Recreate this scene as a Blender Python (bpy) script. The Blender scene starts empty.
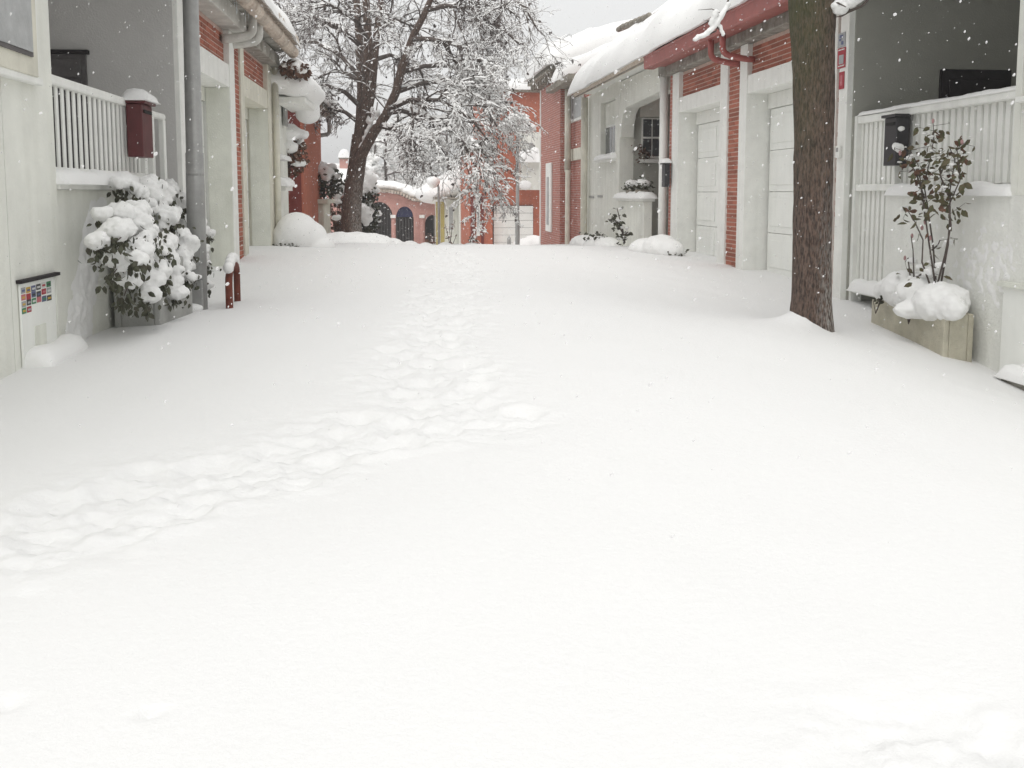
import bpy, bmesh, math, random
import numpy as np
from mathutils import Vector, Matrix, noise as mnoise
rnd = random.Random(7)
sc = bpy.context.scene
C = sc.collection
R = math.radians

# ------------------------------------------------------------------ camera
CZ = 1.8                      # eye height over the hidden pavement
FPX, CXP, CYP = 1050.0, 512.0, 309.0   # the frame is cropped low: principal point above its middle
PITCH, YAW = math.atan(116.0/FPX), R(-5.9)
cam_d = bpy.data.cameras.new('camera'); cam = bpy.data.objects.new('camera', cam_d); C.objects.link(cam)
cam.location = (0, 0, CZ); cam.rotation_euler = (math.pi/2-PITCH, 0, YAW)
cam_d.sensor_width = 36; cam_d.lens = FPX/1024*36; cam_d.shift_y = -75/1024; cam_d.clip_start = 0.05; cam_d.clip_end = 2000
sc.camera = cam
CAMR = cam.rotation_euler.to_matrix()
# ------------------------------------------------------------------ world, sun, exposure
SUN_EL, SUN_AZ = R(68), R(195)
w = bpy.data.worlds.new('World'); sc.world = w; w.use_nodes = True
nt = w.node_tree; nt.nodes.clear()
sky = nt.nodes.new('ShaderNodeTexSky'); sky.sky_type = 'NISHITA'; sky.sun_disc = False
sky.sun_elevation = SUN_EL; sky.sun_rotation = SUN_AZ; sky.dust_density = 4; sky.air_density = 1.5
hs = nt.nodes.new('ShaderNodeHueSaturation'); hs.inputs['Saturation'].default_value = 0.10
mx = nt.nodes.new('ShaderNodeMix'); mx.data_type = 'RGBA'; mx.inputs[0].default_value = 0.88   # closed cloud cover
mx.inputs[7].default_value = (5.1, 5.13, 5.13, 1)
bg = nt.nodes.new('ShaderNodeBackground'); bg.inputs['Strength'].default_value = 0.10
wo = nt.nodes.new('ShaderNodeOutputWorld')
nt.links.new(sky.outputs[0], hs.inputs['Color']); nt.links.new(hs.outputs[0], mx.inputs[6])
nt.links.new(mx.outputs[2], bg.inputs['Color']); nt.links.new(bg.outputs[0], wo.inputs['Surface'])
sd = bpy.data.lights.new('sun', 'SUN'); sd.energy = 0.95; sd.angle = R(60); sd.color = (1, .98, .95)
so = bpy.data.objects.new('sun', sd); C.objects.link(so); so.location = (0, 0, 20)
so.rotation_euler = (math.pi/2-SUN_EL, 0, -SUN_AZ+math.pi)
sc.view_settings.view_transform = 'Standard'; sc.view_settings.look = 'None'
sc.view_settings.exposure = 0.91; sc.view_settings.gamma = 1
sc.render.engine = 'CYCLES'
sc.cycles.use_denoising = True
sc.cycles.max_bounces = 10; sc.cycles.diffuse_bounces = 7; sc.cycles.volume_bounces = 0
sc.cycles.volume_step_rate = 4; sc.cycles.volume_max_steps = 64

# ------------------------------------------------------------------ helpers: pixels, frames
def ray(x, y):
    return CAMR @ Vector(((x-CXP)/FPX, -(y-CYP)/FPX, -1))
class Side:
    """frame of one row of houses: s along the street, n out from the facade, z above the eye"""
    def __init__(self, ang, X, o):
        self.d = Vector((math.sin(ang), math.cos(ang), 0)); self.X = X; self.o = o
        self.l = Vector((-math.cos(ang), math.sin(ang), 0))       # local y: to the left of d
        self.ang = ang
        self.base = -self.l*X if o > 0 else self.l*X              # facade point at s=0
    def W(self, s, n, z):
        p = self.base+self.d*s+self.l*(self.o*n); return Vector((p.x, p.y, z+CZ))
    def F(self, x, y, n=0):
        r = ray(x, y); e = -self.l if self.o > 0 else self.l
        t = (self.X-n)/r.dot(e); return t*r.dot(self.d), t*r.z
    def S(self, x, n=0): return self.F(x, 193, n)[0]
RS = Side(R(-0.73), 4.8, 1)
LS = Side(R(0.81), 2.3, -1)
def at(x, y, Y):
    r = ray(x, y); t = Y/r.y; return Vector((t*r.x, Y, CZ+t*r.z))

# ------------------------------------------------------------------ helpers: meshes
class MB:
    def __init__(s): s.v = []; s.f = []
    def box(s, x0, x1, y0, y1, z0, z1):
        x0, x1 = min(x0, x1), max(x0, x1); y0, y1 = min(y0, y1), max(y0, y1); z0, z1 = min(z0, z1), max(z0, z1)
        b = len(s.v)
        s.v += [(x0,y0,z0),(x1,y0,z0),(x1,y1,z0),(x0,y1,z0),(x0,y0,z1),(x1,y0,z1),(x1,y1,z1),(x0,y1,z1)]
        s.f += [(b,b+3,b+2,b+1),(b+4,b+5,b+6,b+7),(b,b+1,b+5,b+4),(b+1,b+2,b+6,b+5),(b+2,b+3,b+7,b+6),(b+3,b,b+4,b+7)]
        return s
    def prism(s, poly, a0, a1, axis):
        """poly of 2-D points swept along an axis (0 x, 1 y, 2 z); the other two axes in order"""
        b = len(s.v); n = len(poly)
        for a in (a0, a1):
            for p in poly:
                q = [p[0], p[1]]; q.insert(axis, a); s.v.append(tuple(q))
        s.f.append(tuple(range(b+n-1, b-1, -1))); s.f.append(tuple(range(b+n, b+2*n)))
        for i in range(n): j = (i+1) % n; s.f.append((b+i, b+j, b+n+j, b+n+i))
        return s
    def tube(s, pts, rad, k=8, cap=True):
        b = len(s.v); pts = [Vector(p) for p in pts]; n = len(pts)
        if not hasattr(rad, '__len__'): rad = [rad]*n
        up = None
        for i, p in enumerate(pts):
            t = (pts[min(i+1, n-1)]-pts[max(i-1, 0)]).normalized()
            if up is None:
                up = Vector((0, 0, 1)) if abs(t.z) < .9 else Vector((1, 0, 0))
            u = t.cross(up)
            if u.length < 1e-5: u = t.orthogonal()
            u.normalize(); v = u.cross(t); up = v
            for j in range(k):
                a = 2*math.pi*j/k; s.v.append(tuple(p+(u*math.cos(a)+v*math.sin(a))*rad[i]))
        for i in range(n-1):
            for j in range(k):
                j2 = (j+1) % k
                s.f.append((b+i*k+j, b+i*k+j2, b+(i+1)*k+j2, b+(i+1)*k+j))
        if cap:
            s.f.append(tuple(b+j for j in range(k))[::-1]); s.f.append(tuple(b+(n-1)*k+j for j in range(k)))
        return s
    def ico(s, c, r, sub=1, jit=0.0, rg=rnd):
        V, Fc = ICO[sub]; b = len(s.v); r = r if hasattr(r, '__len__') else (r, r, r)
        for p in V:
            q = 1+rg.uniform(-jit, jit); s.v.append((c[0]+p[0]*r[0]*q, c[1]+p[1]*r[1]*q, c[2]+p[2]*r[2]*q))
        s.f += [(b+a, b+d, b+e) for a, d, e in Fc]; return s
    def quad(s, a, b_, c, d):
        b = len(s.v); s.v += [tuple(a), tuple(b_), tuple(c), tuple(d)]; s.f.append((b, b+1, b+2, b+3)); return s
    def mesh(s, name, mat=None, smooth=False, off=None):
        me = bpy.data.meshes.new(name)
        v = s.v if off is None else [(p[0]-off[0], p[1]-off[1], p[2]-off[2]) for p in s.v]
        me.from_pydata(v, [], s.f)
        if mat: me.materials.append(mat)
        if smooth: me.polygons.foreach_set('use_smooth', [True]*len(me.polygons))
        me.update(); return me
def _ico(sub):
    bm = bmesh.new(); bmesh.ops.create_icosphere(bm, subdivisions=sub, radius=1)
    bm.verts.ensure_lookup_table(); V = [tuple(v.co) for v in bm.verts]; Fc = [tuple(v.index for v in f.verts) for f in bm.faces]
    bm.free(); return V, Fc
ICO = {1: _ico(1), 2: _ico(2), 3: _ico(3)}

def link(name, me, parent=None, loc=(0, 0, 0), scale=None, rot=None):
    o = bpy.data.objects.new(name, me); C.objects.link(o); o.parent = parent; o.location = loc
    if scale: o.scale = scale
    if rot: o.rotation_euler = rot
    return o
def tag(o, label=None, cat=None, group=None, kind=None):
    if label: o['label'] = label
    if cat: o['category'] = cat
    if group: o['group'] = group
    if kind: o['kind'] = kind
    return o
def bevel(o, wd=.008, seg=2):
    m = o.modifiers.new('bevel', 'BEVEL'); m.width = wd; m.segments = seg; m.limit_method = 'ANGLE'; return o
def empty(name, loc, rz=0):
    o = bpy.data.objects.new(name, None); C.objects.link(o); o.location = loc; o.rotation_euler = (0, 0, rz)
    o.empty_display_size = .2; return o
class Thing:
    """an Empty in a row's frame; parts are written in (s, n, z) of that frame"""
    def __init__(t, side, name, label, cat, s0, n0=0, z0=-2.2, group=None):
        t.sd = side; t.s0, t.y0, t.z0 = s0, side.o*n0, z0
        t.e = empty(name, side.W(s0, n0, z0), math.pi/2-side.ang); tag(t.e, label, cat, group)
    def off(t): return (t.s0, t.y0, t.z0)
    def part(t, name, mb, mat, parent=None, smooth=False, bev=0):
        o = link(name, mb.mesh(name, mat, smooth, t.off()), parent or t.e)
        if bev: bevel(o, bev)
        return o
    def box(t, name, s0, s1, n0, n1, z0, z1, mat, parent=None, bev=0):
        return t.part(name, MB().box(s0, s1, t.sd.o*n0, t.sd.o*n1, z0, z1), mat, parent, bev=bev)
    def inst(t, name, me, s, n, z, scale=None, parent=None, rot=None):
        return link(name, me, parent or t.e, (s-t.s0, t.sd.o*n-t.y0, z-t.z0), scale, rot)
    def P(t, s, n, z): return (s, t.sd.o*n, z)
    def prism_sz(t, name, poly, n0, n1, mat, parent=None, bev=0):   # polygon in (s,z) swept along n
        return t.part(name, MB().prism(poly, t.sd.o*n0, t.sd.o*n1, 1), mat, parent, bev=bev)
    def prism_nz(t, name, poly, s0, s1, mat, parent=None, bev=0):
        return t.part(name, MB().prism([(t.sd.o*n, z) for n, z in poly], s0, s1, 0), mat, parent, bev=bev)

# ------------------------------------------------------------------ materials
def nodes(m):
    m.use_nodes = True; return m.node_tree.nodes, m.node_tree.links, m.node_tree.nodes['Principled BSDF']
def mat(name, col, rough=.7, var=.0, scale=4.0, col2=None, bump=0.0, bscale=60, metal=0, rand=0, streak=0, streak_col=None, spec=.3):
    m = bpy.data.materials.new(name); N, L, b = nodes(m)
    b.inputs['Roughness'].default_value = rough; b.inputs['Metallic'].default_value = metal
    b.inputs['Specular IOR Level'].default_value = spec
    c1 = (*col, 1); tc = N.new('ShaderNodeTexCoord'); out = None
    if var or col2:
        nz = N.new('ShaderNodeTexNoise'); nz.inputs['Scale'].default_value = scale; nz.inputs['Detail'].default_value = 8
        nz.inputs['Roughness'].default_value = .65
        L.new(tc.outputs['Object'], nz.inputs['Vector'])
        rp = N.new('ShaderNodeValToRGB'); rp.color_ramp.elements[0].position = .35; rp.color_ramp.elements[1].position = .65
        k2 = col2 if col2 else tuple(c*(1-var) for c in col)
        rp.color_ramp.elements[0].color = (*k2, 1); rp.color_ramp.elements[1].color = c1
        L.new(nz.outputs['Fac'], rp.inputs['Fac']); out = rp.outputs['Color']
    if streak:
        mp = N.new('ShaderNodeMapping'); mp.inputs['Scale'].default_value = (7, 7, .5)
        L.new(tc.outputs['Object'], mp.inputs['Vector'])
        n2 = N.new('ShaderNodeTexNoise'); n2.inputs['Scale'].default_value = 1.0; n2.inputs['Detail'].default_value = 6
        L.new(mp.outputs[0], n2.inputs['Vector'])
        r2 = N.new('ShaderNodeValToRGB'); r2.color_ramp.elements[0].position = .45; r2.color_ramp.elements[1].position = .75
        r2.color_ramp.elements[0].color = (0, 0, 0, 1); r2.color_ramp.elements[1].color = (streak,)*3+(1,)
        L.new(n2.outputs['Fac'], r2.inputs['Fac'])
        mi = N.new('ShaderNodeMix'); mi.data_type = 'RGBA'
        L.new(r2.outputs['Color'], mi.inputs[0])
        if out: L.new(out, mi.inputs[6])
        else: mi.inputs[6].default_value = c1
        mi.inputs[7].default_value = (*(streak_col or tuple(c*.5 for c in col)), 1); out = mi.outputs[2]
    if rand:
        oi = N.new('ShaderNodeObjectInfo'); mr = N.new('ShaderNodeMapRange')
        mr.inputs['To Min'].default_value = 1-rand; mr.inputs['To Max'].default_value = 1+rand
        L.new(oi.outputs['Random'], mr.inputs['Value'])
        h = N.new('ShaderNodeHueSaturation'); L.new(mr.outputs[0], h.inputs['Value'])
        if out: L.new(out, h.inputs['Color'])
        else: h.inputs['Color'].default_value = c1
        out = h.outputs['Color']
    if out: L.new(out, b.inputs['Base Color'])
    else: b.inputs['Base Color'].default_value = c1
    if bump:
        n3 = N.new('ShaderNodeTexNoise'); n3.inputs['Scale'].default_value = bscale; n3.inputs['Detail'].default_value = 5
        L.new(tc.outputs['Object'], n3.inputs['Vector'])
        bp = N.new('ShaderNodeBump'); bp.inputs['Strength'].default_value = bump; bp.inputs['Distance'].default_value = .02
        L.new(n3.outputs['Fac'], bp.inputs['Height']); L.new(bp.outputs[0], b.inputs['Normal'])
    return m
def brick_tex(name, c1, c2, mortar, axis='XZ', scale=1.0):
    m = bpy.data.materials.new(name); N, L, b = nodes(m); b.inputs['Roughness'].default_value = .85
    tc = N.new('ShaderNodeTexCoord'); sp = N.new('ShaderNodeSeparateXYZ'); cb = N.new('ShaderNodeCombineXYZ')
    L.new(tc.outputs['Object'], sp.inputs[0])
    ad = N.new('ShaderNodeMath'); ad.operation = 'ADD'; L.new(sp.outputs['X'], ad.inputs[0]); L.new(sp.outputs['Y'], ad.inputs[1])
    L.new(ad.outputs[0], cb.inputs['X']); L.new(sp.outputs['Z'], cb.inputs['Y'])
    bt = N.new('ShaderNodeTexBrick'); L.new(cb.outputs[0], bt.inputs['Vector'])
    bt.inputs['Scale'].default_value = scale; bt.inputs['Brick Width'].default_value = .25; bt.inputs['Row Height'].default_value = .062
    bt.inputs['Mortar Size'].default_value = .007; bt.inputs['Mortar Smooth'].default_value = .2
    bt.inputs['Color1'].default_value = (*c1, 1); bt.inputs['Color2'].default_value = (*c2, 1); bt.inputs['Mortar'].default_value = (*mortar, 1)
    nz = N.new('ShaderNodeTexNoise'); nz.inputs['Scale'].default_value = 9; nz.inputs['Detail'].default_value = 6; L.new(tc.outputs['Object'], nz.inputs['Vector'])
    rp = N.new('ShaderNodeValToRGB'); rp.color_ramp.elements[0].position = .62; rp.color_ramp.elements[1].position = .72
    rp.color_ramp.elements[0].color = (0, 0, 0, 1); rp.color_ramp.elements[1].color = (.6, .6, .6, 1); L.new(nz.outputs['Fac'], rp.inputs['Fac'])
    mi = N.new('ShaderNodeMix'); mi.data_type = 'RGBA'; L.new(rp.outputs[0], mi.inputs[0]); L.new(bt.outputs['Color'], mi.inputs[6])
    mi.inputs[7].default_value = (.62, .55, .52, 1)                       # driven snow sticking to the brick
    L.new(mi.outputs[2], b.inputs['Base Color'])
    bp = N.new('ShaderNodeBump'); bp.inputs['Strength'].default_value = .5; bp.inputs['Distance'].default_value = .01; bp.invert = True
    L.new(bt.outputs['Fac'], bp.inputs['Height']); L.new(bp.outputs[0], b.inputs['Normal'])
    return m
def snow_mat(name, col=(.84, .84, .83), bscale=35, bump=.25, wscale=2.0):
    m = bpy.data.materials.new(name); N, L, b = nodes(m)
    b.inputs['Base Color'].default_value = (*col, 1); b.inputs['Roughness'].default_value = .65; b.inputs['Specular IOR Level'].default_value = .15
    tc = N.new('ShaderNodeTexCoord'); n1 = N.new('ShaderNodeTexNoise'); n1.inputs['Scale'].default_value = bscale; n1.inputs['Detail'].default_value = 8
    n1.inputs['Roughness'].default_value = .7
    L.new(tc.outputs['Object'], n1.inputs['Vector'])
    bp = N.new('ShaderNodeBump'); bp.inputs['Strength'].default_value = bump; bp.inputs['Distance'].default_value = .02
    L.new(n1.outputs['Fac'], bp.inputs['Height']); L.new(bp.outputs[0], b.inputs['Normal'])
    return m
M = {}
M['snow'] = snow_mat('snow'); M['roofsnow'] = snow_mat('roof_snow_m', bscale=12, bump=.35)
M['ground'] = snow_mat('ground_snow', (.745, .745, .74), 30, .32)
M['plaster'] = mat('cream_plaster', (.82, .825, .765), .85, .13, 2.2, bump=.25, bscale=45, streak=.28, streak_col=(.50, .50, .43))
M['plaster_r'] = mat('white_rough_plaster', (.85, .855, .815), .9, .12, 3.0, bump=.5, bscale=40, streak=.3, streak_col=(.52, .52, .47))
M['white'] = mat('white_paint', (.85, .855, .82), .6, .10, 5, bump=.08, bscale=80, streak=.22, streak_col=(.5, .5, .45))
M['cream'] = mat('cream_paint', (.74, .72, .62), .7, .2, 3, bump=.1, bscale=50, streak=.35, streak_col=(.42, .40, .32))
M['reveal'] = mat('reveal_plaster', (.78, .79, .72), .85, .15, 2.5, bump=.2, bscale=60, streak=.3, streak_col=(.45, .46, .38))
M['porchgreyshade'] = mat('porch_grey_shade', (.62, .61, .595), .9, .08, 2, bump=.15, bscale=60)  # grey darkened to carry the shade of the left porch as well
M['porcholiveshade'] = mat('porch_olive_shade', (.40, .40, .36), .9, .10, 2, bump=.15, bscale=60)  # porch walls of the right row, their shade put into the colour
M['concrete'] = mat('stained_concrete', (.42, .40, .36), .9, .0, 6, (.20, .19, .165), .4, 30, streak=.7, streak_col=(.16, .15, .12))
M['palebeam'] = mat('pale_beam', (.60, .59, .55), .85, .25, 5, bump=.3, bscale=30, streak=.4, streak_col=(.36, .35, .31))
M['brick'] = mat('red_brick', (.43, .150, .100), .85, .35, 14, bump=.3, bscale=90, rand=.25)
M['mortar'] = mat('pink_mortar', (.62, .46, .40), .95, .2, 20, bump=.4, bscale=120)
M['brick_far'] = brick_tex('brick_far', (.42, .14, .105), (.34, .115, .09), (.50, .36, .31))
M['redgutter'] = mat('red_gutter', (.36, .09, .075), .45, .25, 6, streak=.25, streak_col=(.22, .07, .06), spec=.5)
M['door'] = mat('garage_white', (.87, .88, .845), .5, .06, 3, bump=.05, bscale=150, streak=.18, streak_col=(.55, .56, .5))
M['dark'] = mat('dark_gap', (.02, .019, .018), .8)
M['darkwood'] = mat('dark_shutter', (.035, .030, .032), .7, .4, 8)
M['midwood'] = mat('grey_shutter', (.15, .14, .14), .8, .3, 8)
M['maroon'] = mat('maroon_metal', (.105, .016, .018), .45, .3, 9, rand=0, spec=.5)
M['rust'] = mat('rusty_red', (.20, .055, .035), .75, .4, 18, bump=.4, bscale=120)
M['galv'] = mat('galvanised', (.36, .36, .35), .5, .2, 8, metal=.25, bump=.05, bscale=60, streak=.35, streak_col=(.24, .24, .235), spec=.5)
M['galv2'] = mat('galvanised_far', (.30, .30, .29), .6, .2, 8)
M['black'] = mat('black_metal', (.028, .026, .030), .45, .3, 9, spec=.5)
M['planter'] = mat('pale_concrete', (.55, .52, .42), .9, .2, 9, bump=.5, bscale=70, streak=.4, streak_col=(.34, .31, .22))
M['planter2'] = mat('grey_concrete', (.42, .42, .40), .9, .15, 9, bump=.4, bscale=70, streak=.3, streak_col=(.26, .26, .25))
M['tile'] = mat('clay_tile', (.58, .52, .45), .85, .3, 12, (.42, .34, .28), .3, 60, rand=.2)
M['stonetile'] = mat('old_tile', (.34, .31, .26), .9, .4, 10, bump=.4, bscale=50)
M['redwall'] = mat('red_wall', (.50, .168, .105), .9, .22, 5, bump=.3, bscale=30, streak=.35, streak_col=(.35, .11, .08))
M['darkred'] = mat('dark_red_and_shade', (.20, .05, .042), .9, .25, 5, bump=.3, bscale=30)  # shade of the red walls put into colour; plain dark red elsewhere
M['pink'] = mat('pink_wall', (.58, .32, .28), .9, .2, 3, bump=.2, bscale=20)
M['glass'] = mat('window_glass', (.05, .055, .06), .12, .3, 2, spec=.6)
M['glassgrey'] = mat('frosted_pane', (.46, .47, .47), .35, .3, 6, bump=.2, bscale=40)
M['blueglass'] = mat('blue_fanlight', (.05, .07, .22), .3, .4, 20)
M['archdark'] = mat('arch_dark', (.06, .055, .055), .7)
M['yellow'] = mat('yellow_trim', (.50, .42, .16), .8, .2, 5)
M['bark'] = None
M['twig'] = mat('twig_bark', (.115, .093, .083), .9, .35, 14)
M['twig2'] = mat('grey_twig', (.20, .175, .17), .9, .25, 14)
M['leaf'] = mat('dark_leaf', (.085, .095, .060), .55, .4, 30, (.05, .042, .03))
M['leafbrown'] = mat('dry_leaf', (.16, .085, .055), .7, .4, 30)
M['leafgreen'] = mat('rose_leaf', (.075, .090, .040), .5, .3, 30, (.12, .085, .05))
M['pod'] = mat('hanging_pod', (.12, .10, .095), .9, .3, 30)
M['petal'] = mat('faded_rose', (.50, .30, .30), .7, .3, 30)
def bark_mat():
    m = bpy.data.materials.new('mossy_bark'); N, L, b = nodes(m); b.inputs['Roughness'].default_value = .95
    tc = N.new('ShaderNodeTexCoord'); mp = N.new('ShaderNodeMapping'); mp.inputs['Scale'].default_value = (38, 38, 9); L.new(tc.outputs['Object'], mp.inputs[0])
    vo = N.new('ShaderNodeTexNoise'); vo.inputs['Scale'].default_value = 1.6; vo.inputs['Detail'].default_value = 9; vo.inputs['Roughness'].default_value = .7; L.new(mp.outputs[0], vo.inputs['Vector'])
    rp = N.new('ShaderNodeValToRGB'); e = rp.color_ramp.elements
    e[0].position = .40; e[0].color = (.030, .020, .015, 1); e[1].position = .62; e[1].color = (.185, .120, .092, 1); L.new(vo.outputs['Fac'], rp.inputs['Fac'])
    # moss on the upper street side
    sp = N.new('ShaderNodeSeparateXYZ'); L.new(tc.outputs['Object'], sp.inputs[0])
    nz = N.new('ShaderNodeTexNoise'); nz.inputs['Scale'].default_value = 4; nz.inputs['Detail'].default_value = 7; L.new(tc.outputs['Object'], nz.inputs['Vector'])
    def mathn(op, a, b_):
        q = N.new('ShaderNodeMath'); q.operation = op
        for i, v in enumerate((a, b_)):
            if isinstance(v, (int, float)): q.inputs[i].default_value = v
            else: L.new(v, q.inputs[i])
        return q.outputs[0]
    mz = N.new('ShaderNodeMapRange'); mz.inputs['From Min'].default_value = 1.3; mz.inputs['From Max'].default_value = 3.0; L.new(sp.outputs['Z'], mz.inputs['Value'])
    mxx = N.new('ShaderNodeMapRange'); mxx.inputs['From Min'].default_value = .10; mxx.inputs['From Max'].default_value = -.16; L.new(sp.outputs['X'], mxx.inputs['Value'])
    mk = mathn('MULTIPLY', mathn('MULTIPLY', mz.outputs[0], mxx.outputs[0]), nz.outputs['Fac']); mk = mathn('MULTIPLY', mk, 1.25)
    mi = N.new('ShaderNodeMix'); mi.data_type = 'RGBA'; mi.clamp_factor = True; L.new(mk, mi.inputs[0]); L.new(rp.outputs[0], mi.inputs[6]); mi.inputs[7].default_value = (.060, .072, .018, 1)
    # frost clinging to the lower right side
    fz = N.new('ShaderNodeMapRange'); fz.inputs['From Min'].default_value = 1.9; fz.inputs['From Max'].default_value = .4; L.new(sp.outputs['Z'], fz.inputs['Value'])
    fx = N.new('ShaderNodeMapRange'); fx.inputs['From Min'].default_value = -.05; fx.inputs['From Max'].default_value = .10; L.new(sp.outputs['X'], fx.inputs['Value'])
    fk = mathn('MULTIPLY', fz.outputs[0], fx.outputs[0])
    n4 = N.new('ShaderNodeTexNoise'); n4.inputs['Scale'].default_value = 2.2; n4.inputs['Detail'].default_value = 8; L.new(mp.outputs[0], n4.inputs['Vector'])
    f2 = N.new('ShaderNodeMapRange'); f2.inputs['From Min'].default_value = .42; f2.inputs['From Max'].default_value = .62; L.new(n4.outputs['Fac'], f2.inputs['Value'])
    fk = mathn('MULTIPLY', mathn('ADD', mathn('MULTIPLY', fk, .8), .06), f2.outputs[0])
    mj = N.new('ShaderNodeMix'); mj.data_type = 'RGBA'; mj.clamp_factor = True; L.new(fk, mj.inputs[0]); L.new(mi.outputs[2], mj.inputs[6]); mj.inputs[7].default_value = (.50, .48, .45, 1)
    L.new(mj.outputs[2], b.inputs['Base Color'])
    bp = N.new('ShaderNodeBump'); bp.inputs['Strength'].default_value = .9; bp.inputs['Distance'].default_value = .03; L.new(vo.outputs['Fac'], bp.inputs['Height']); L.new(bp.outputs[0], b.inputs['Normal'])
    return m
M['bark'] = bark_mat()

# ------------------------------------------------------------------ ground: deep snow over the street
def base_h(y):
    return np.interp(y, [-50, 1, 4, 8, 12, 15, 17.5, 20, 24, 30, 40, 70, 400], [-1.3, -1.27, -1.2, -1.1, -1.0, -.95, -.93, -.98, -1.2, -1.55, -2.15, -2.7, -2.7])
ctrl = []
def cR(x, y, n=0): s, z = RS.F(x, y, n); p = RS.W(s, n, z); ctrl.append((p.x, p.y, z))
def cL(x, y, n=0): s, z = LS.F(x, y, n); p = LS.W(s, n, z); ctrl.append((p.x, p.y, z))
for a in ((1024, 395, .0), (962, 363, .42), (872, 323, .42), (852, 304, .05), (765, 278), (735, 267), (690, 256), (672, 250), (640, 246), (600, 244), (560, 245)): cR(*a)
for a in ((0, 378), (55, 352), (108, 329), (160, 324, .36), (196, 309, .3), (212, 292), (228, 276), (243, 259), (275, 245), (300, 243)): cL(*a)
ctrl += [(.3, 5, -1.05), (1.5, 7, -.97), (-.3, 8, -.98), (1, 12, -.92), (.8, 9.5, -.93), (2.2, 10, -.99), (0, 17, -.93), (1.5, 17.5, -.93), (3, 15, -.96), (-1, 14, -.95), (0, 2.5, -1.17), (2, 3, -1.17), (3.6, 9.0, -1.18), (3.6, 6, -1.25)]
ctrl = np.array(ctrl)
res = ctrl[:, 2]-base_h(ctrl[:, 1])
SIG = 1.3
def kern(ax, ay, bx, by): return np.exp(-((ax[:, None]-bx[None])**2+((ay[:, None]-by[None])/1.6)**2)/(2*SIG**2))
Kw = np.linalg.solve(kern(ctrl[:, 0], ctrl[:, 1], ctrl[:, 0], ctrl[:, 1])+np.eye(len(ctrl))*.03, res)
def snow_h0(x, y):
    x = np.atleast_1d(np.asarray(x, float)); y = np.atleast_1d(np.asarray(y, float))
    return base_h(y)+kern(x, y, ctrl[:, 0], ctrl[:, 1]) @ Kw
def gz(x, y): return float(snow_h0(x, y)[0])
def onsnow(px_, py_, dz=-1.05):
    r = ray(px_, py_); t = dz/r.z
    for _ in range(6): t = gz(t*r.x, t*r.y)/r.z
    return Vector((t*r.x, t*r.y, CZ+t*r.z))
def fbm(x, y, sc_, seed=0, oct_=3):
    return sum(mnoise.noise(Vector((x*sc_*2**k+seed*17.3, y*sc_*2**k-seed*9.1, seed*3.7+k)))*.5**k for k in range(oct_))
# trodden tracks: down the street, then across to the left
tr_px = [(446, 246), (448, 262), (452, 285), (440, 315), (438, 345), (432, 372), (440, 398), (468, 412), (430, 424), (372, 432), (300, 450), (225, 474), (150, 498), (70, 522), (0, 538), (-120, 560)]
tr = np.array([[*onsnow(*p).xy] for p in tr_px])
seg_pts = []
for i in range(len(tr)-1):
    n = max(2, int(np.linalg.norm(tr[i+1]-tr[i])/.04))
    for k in range(n): seg_pts.append(tr[i]+(tr[i+1]-tr[i])*k/n)
seg_pts = np.array(seg_pts)
br_px = [(1120, 770), (1030, 750), (970, 738), (915, 730), (885, 745)]
br = np.array([[*onsnow(*p).xy] for p in br_px]); br_pts = []
for i in range(len(br)-1):
    n = max(2, int(np.linalg.norm(br[i+1]-br[i])/.04))
    for k in range(n): br_pts.append(br[i]+(br[i+1]-br[i])*k/n)
br_pts = np.array(br_pts)
def axis(lo, hi, fine_lo, fine_hi, step, grow):
    a = list(np.arange(fine_lo, fine_hi+1e-6, step)); st = step
    while a[-1] < hi: st = min(st*grow, 25); a.append(a[-1]+st)
    st = step
    while a[0] > lo: st = min(st*grow, 25); a.insert(0, a[0]-st)
    return np.array(a)
gx = axis(-260, 260, -2.7, 5.2, .024, 1.35)
ys = [1.2]
while ys[-1] < 24: ys.append(ys[-1]+max(.018, .0042*ys[-1]))
st = .12
while ys[-1] < 420: st = min(st*1.25, 25); ys.append(ys[-1]+st)
st = .03
while ys[0] > -60: st = min(st*1.4, 20); ys.insert(0, ys[0]-st)
gy = np.array(ys)
XX, YY = np.meshgrid(gx, gy); xf, yf = XX.ravel(), YY.ravel()
H = snow_h0(xf, yf)
def mind(px_, py_, pts, lim):
    out = np.full(len(px_), 9.0)
    lo = pts.min(0)-lim; hi = pts.max(0)+lim
    idx = np.where((px_ > lo[0]) & (px_ < hi[0]) & (py_ > lo[1]) & (py_ < hi[1]))[0]
    for c in np.array_split(idx, max(1, len(idx)//4000)):
        d = np.hypot(px_[c][:, None]-pts[:, 0][None], py_[c][:, None]-pts[:, 1][None]); out[c] = d.min(1)
    return out
d1 = mind(xf, yf, seg_pts, 1.2); d2 = mind(xf, yf, br_pts, 1.0)
foot = []
for i in range(0, len(seg_pts), 6):
    for k in (-1, 1):
        j = min(i+2, len(seg_pts)-1); t = seg_pts[j]-seg_pts[max(0, j-4)]; t = t/(np.linalg.norm(t)+1e-6)
        foot.append((seg_pts[i][0]-t[1]*k*rnd.uniform(.05, .32), seg_pts[i][1]+t[0]*k*rnd.uniform(.05, .32), rnd.uniform(.07, .12), rnd.uniform(.06, .16)))
for i in range(0, len(br_pts), 10):
    foot.append((br_pts[i][0]+rnd.uniform(-.14, .14), br_pts[i][1]+rnd.uniform(-.14, .14), rnd.uniform(.08, .13), rnd.uniform(.07, .16)))
dz = np.zeros_like(H)
near = np.where((np.minimum(d1, d2) < 1.0) & (yf < 24) & (yf > 0))[0]
wob = {}
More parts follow.
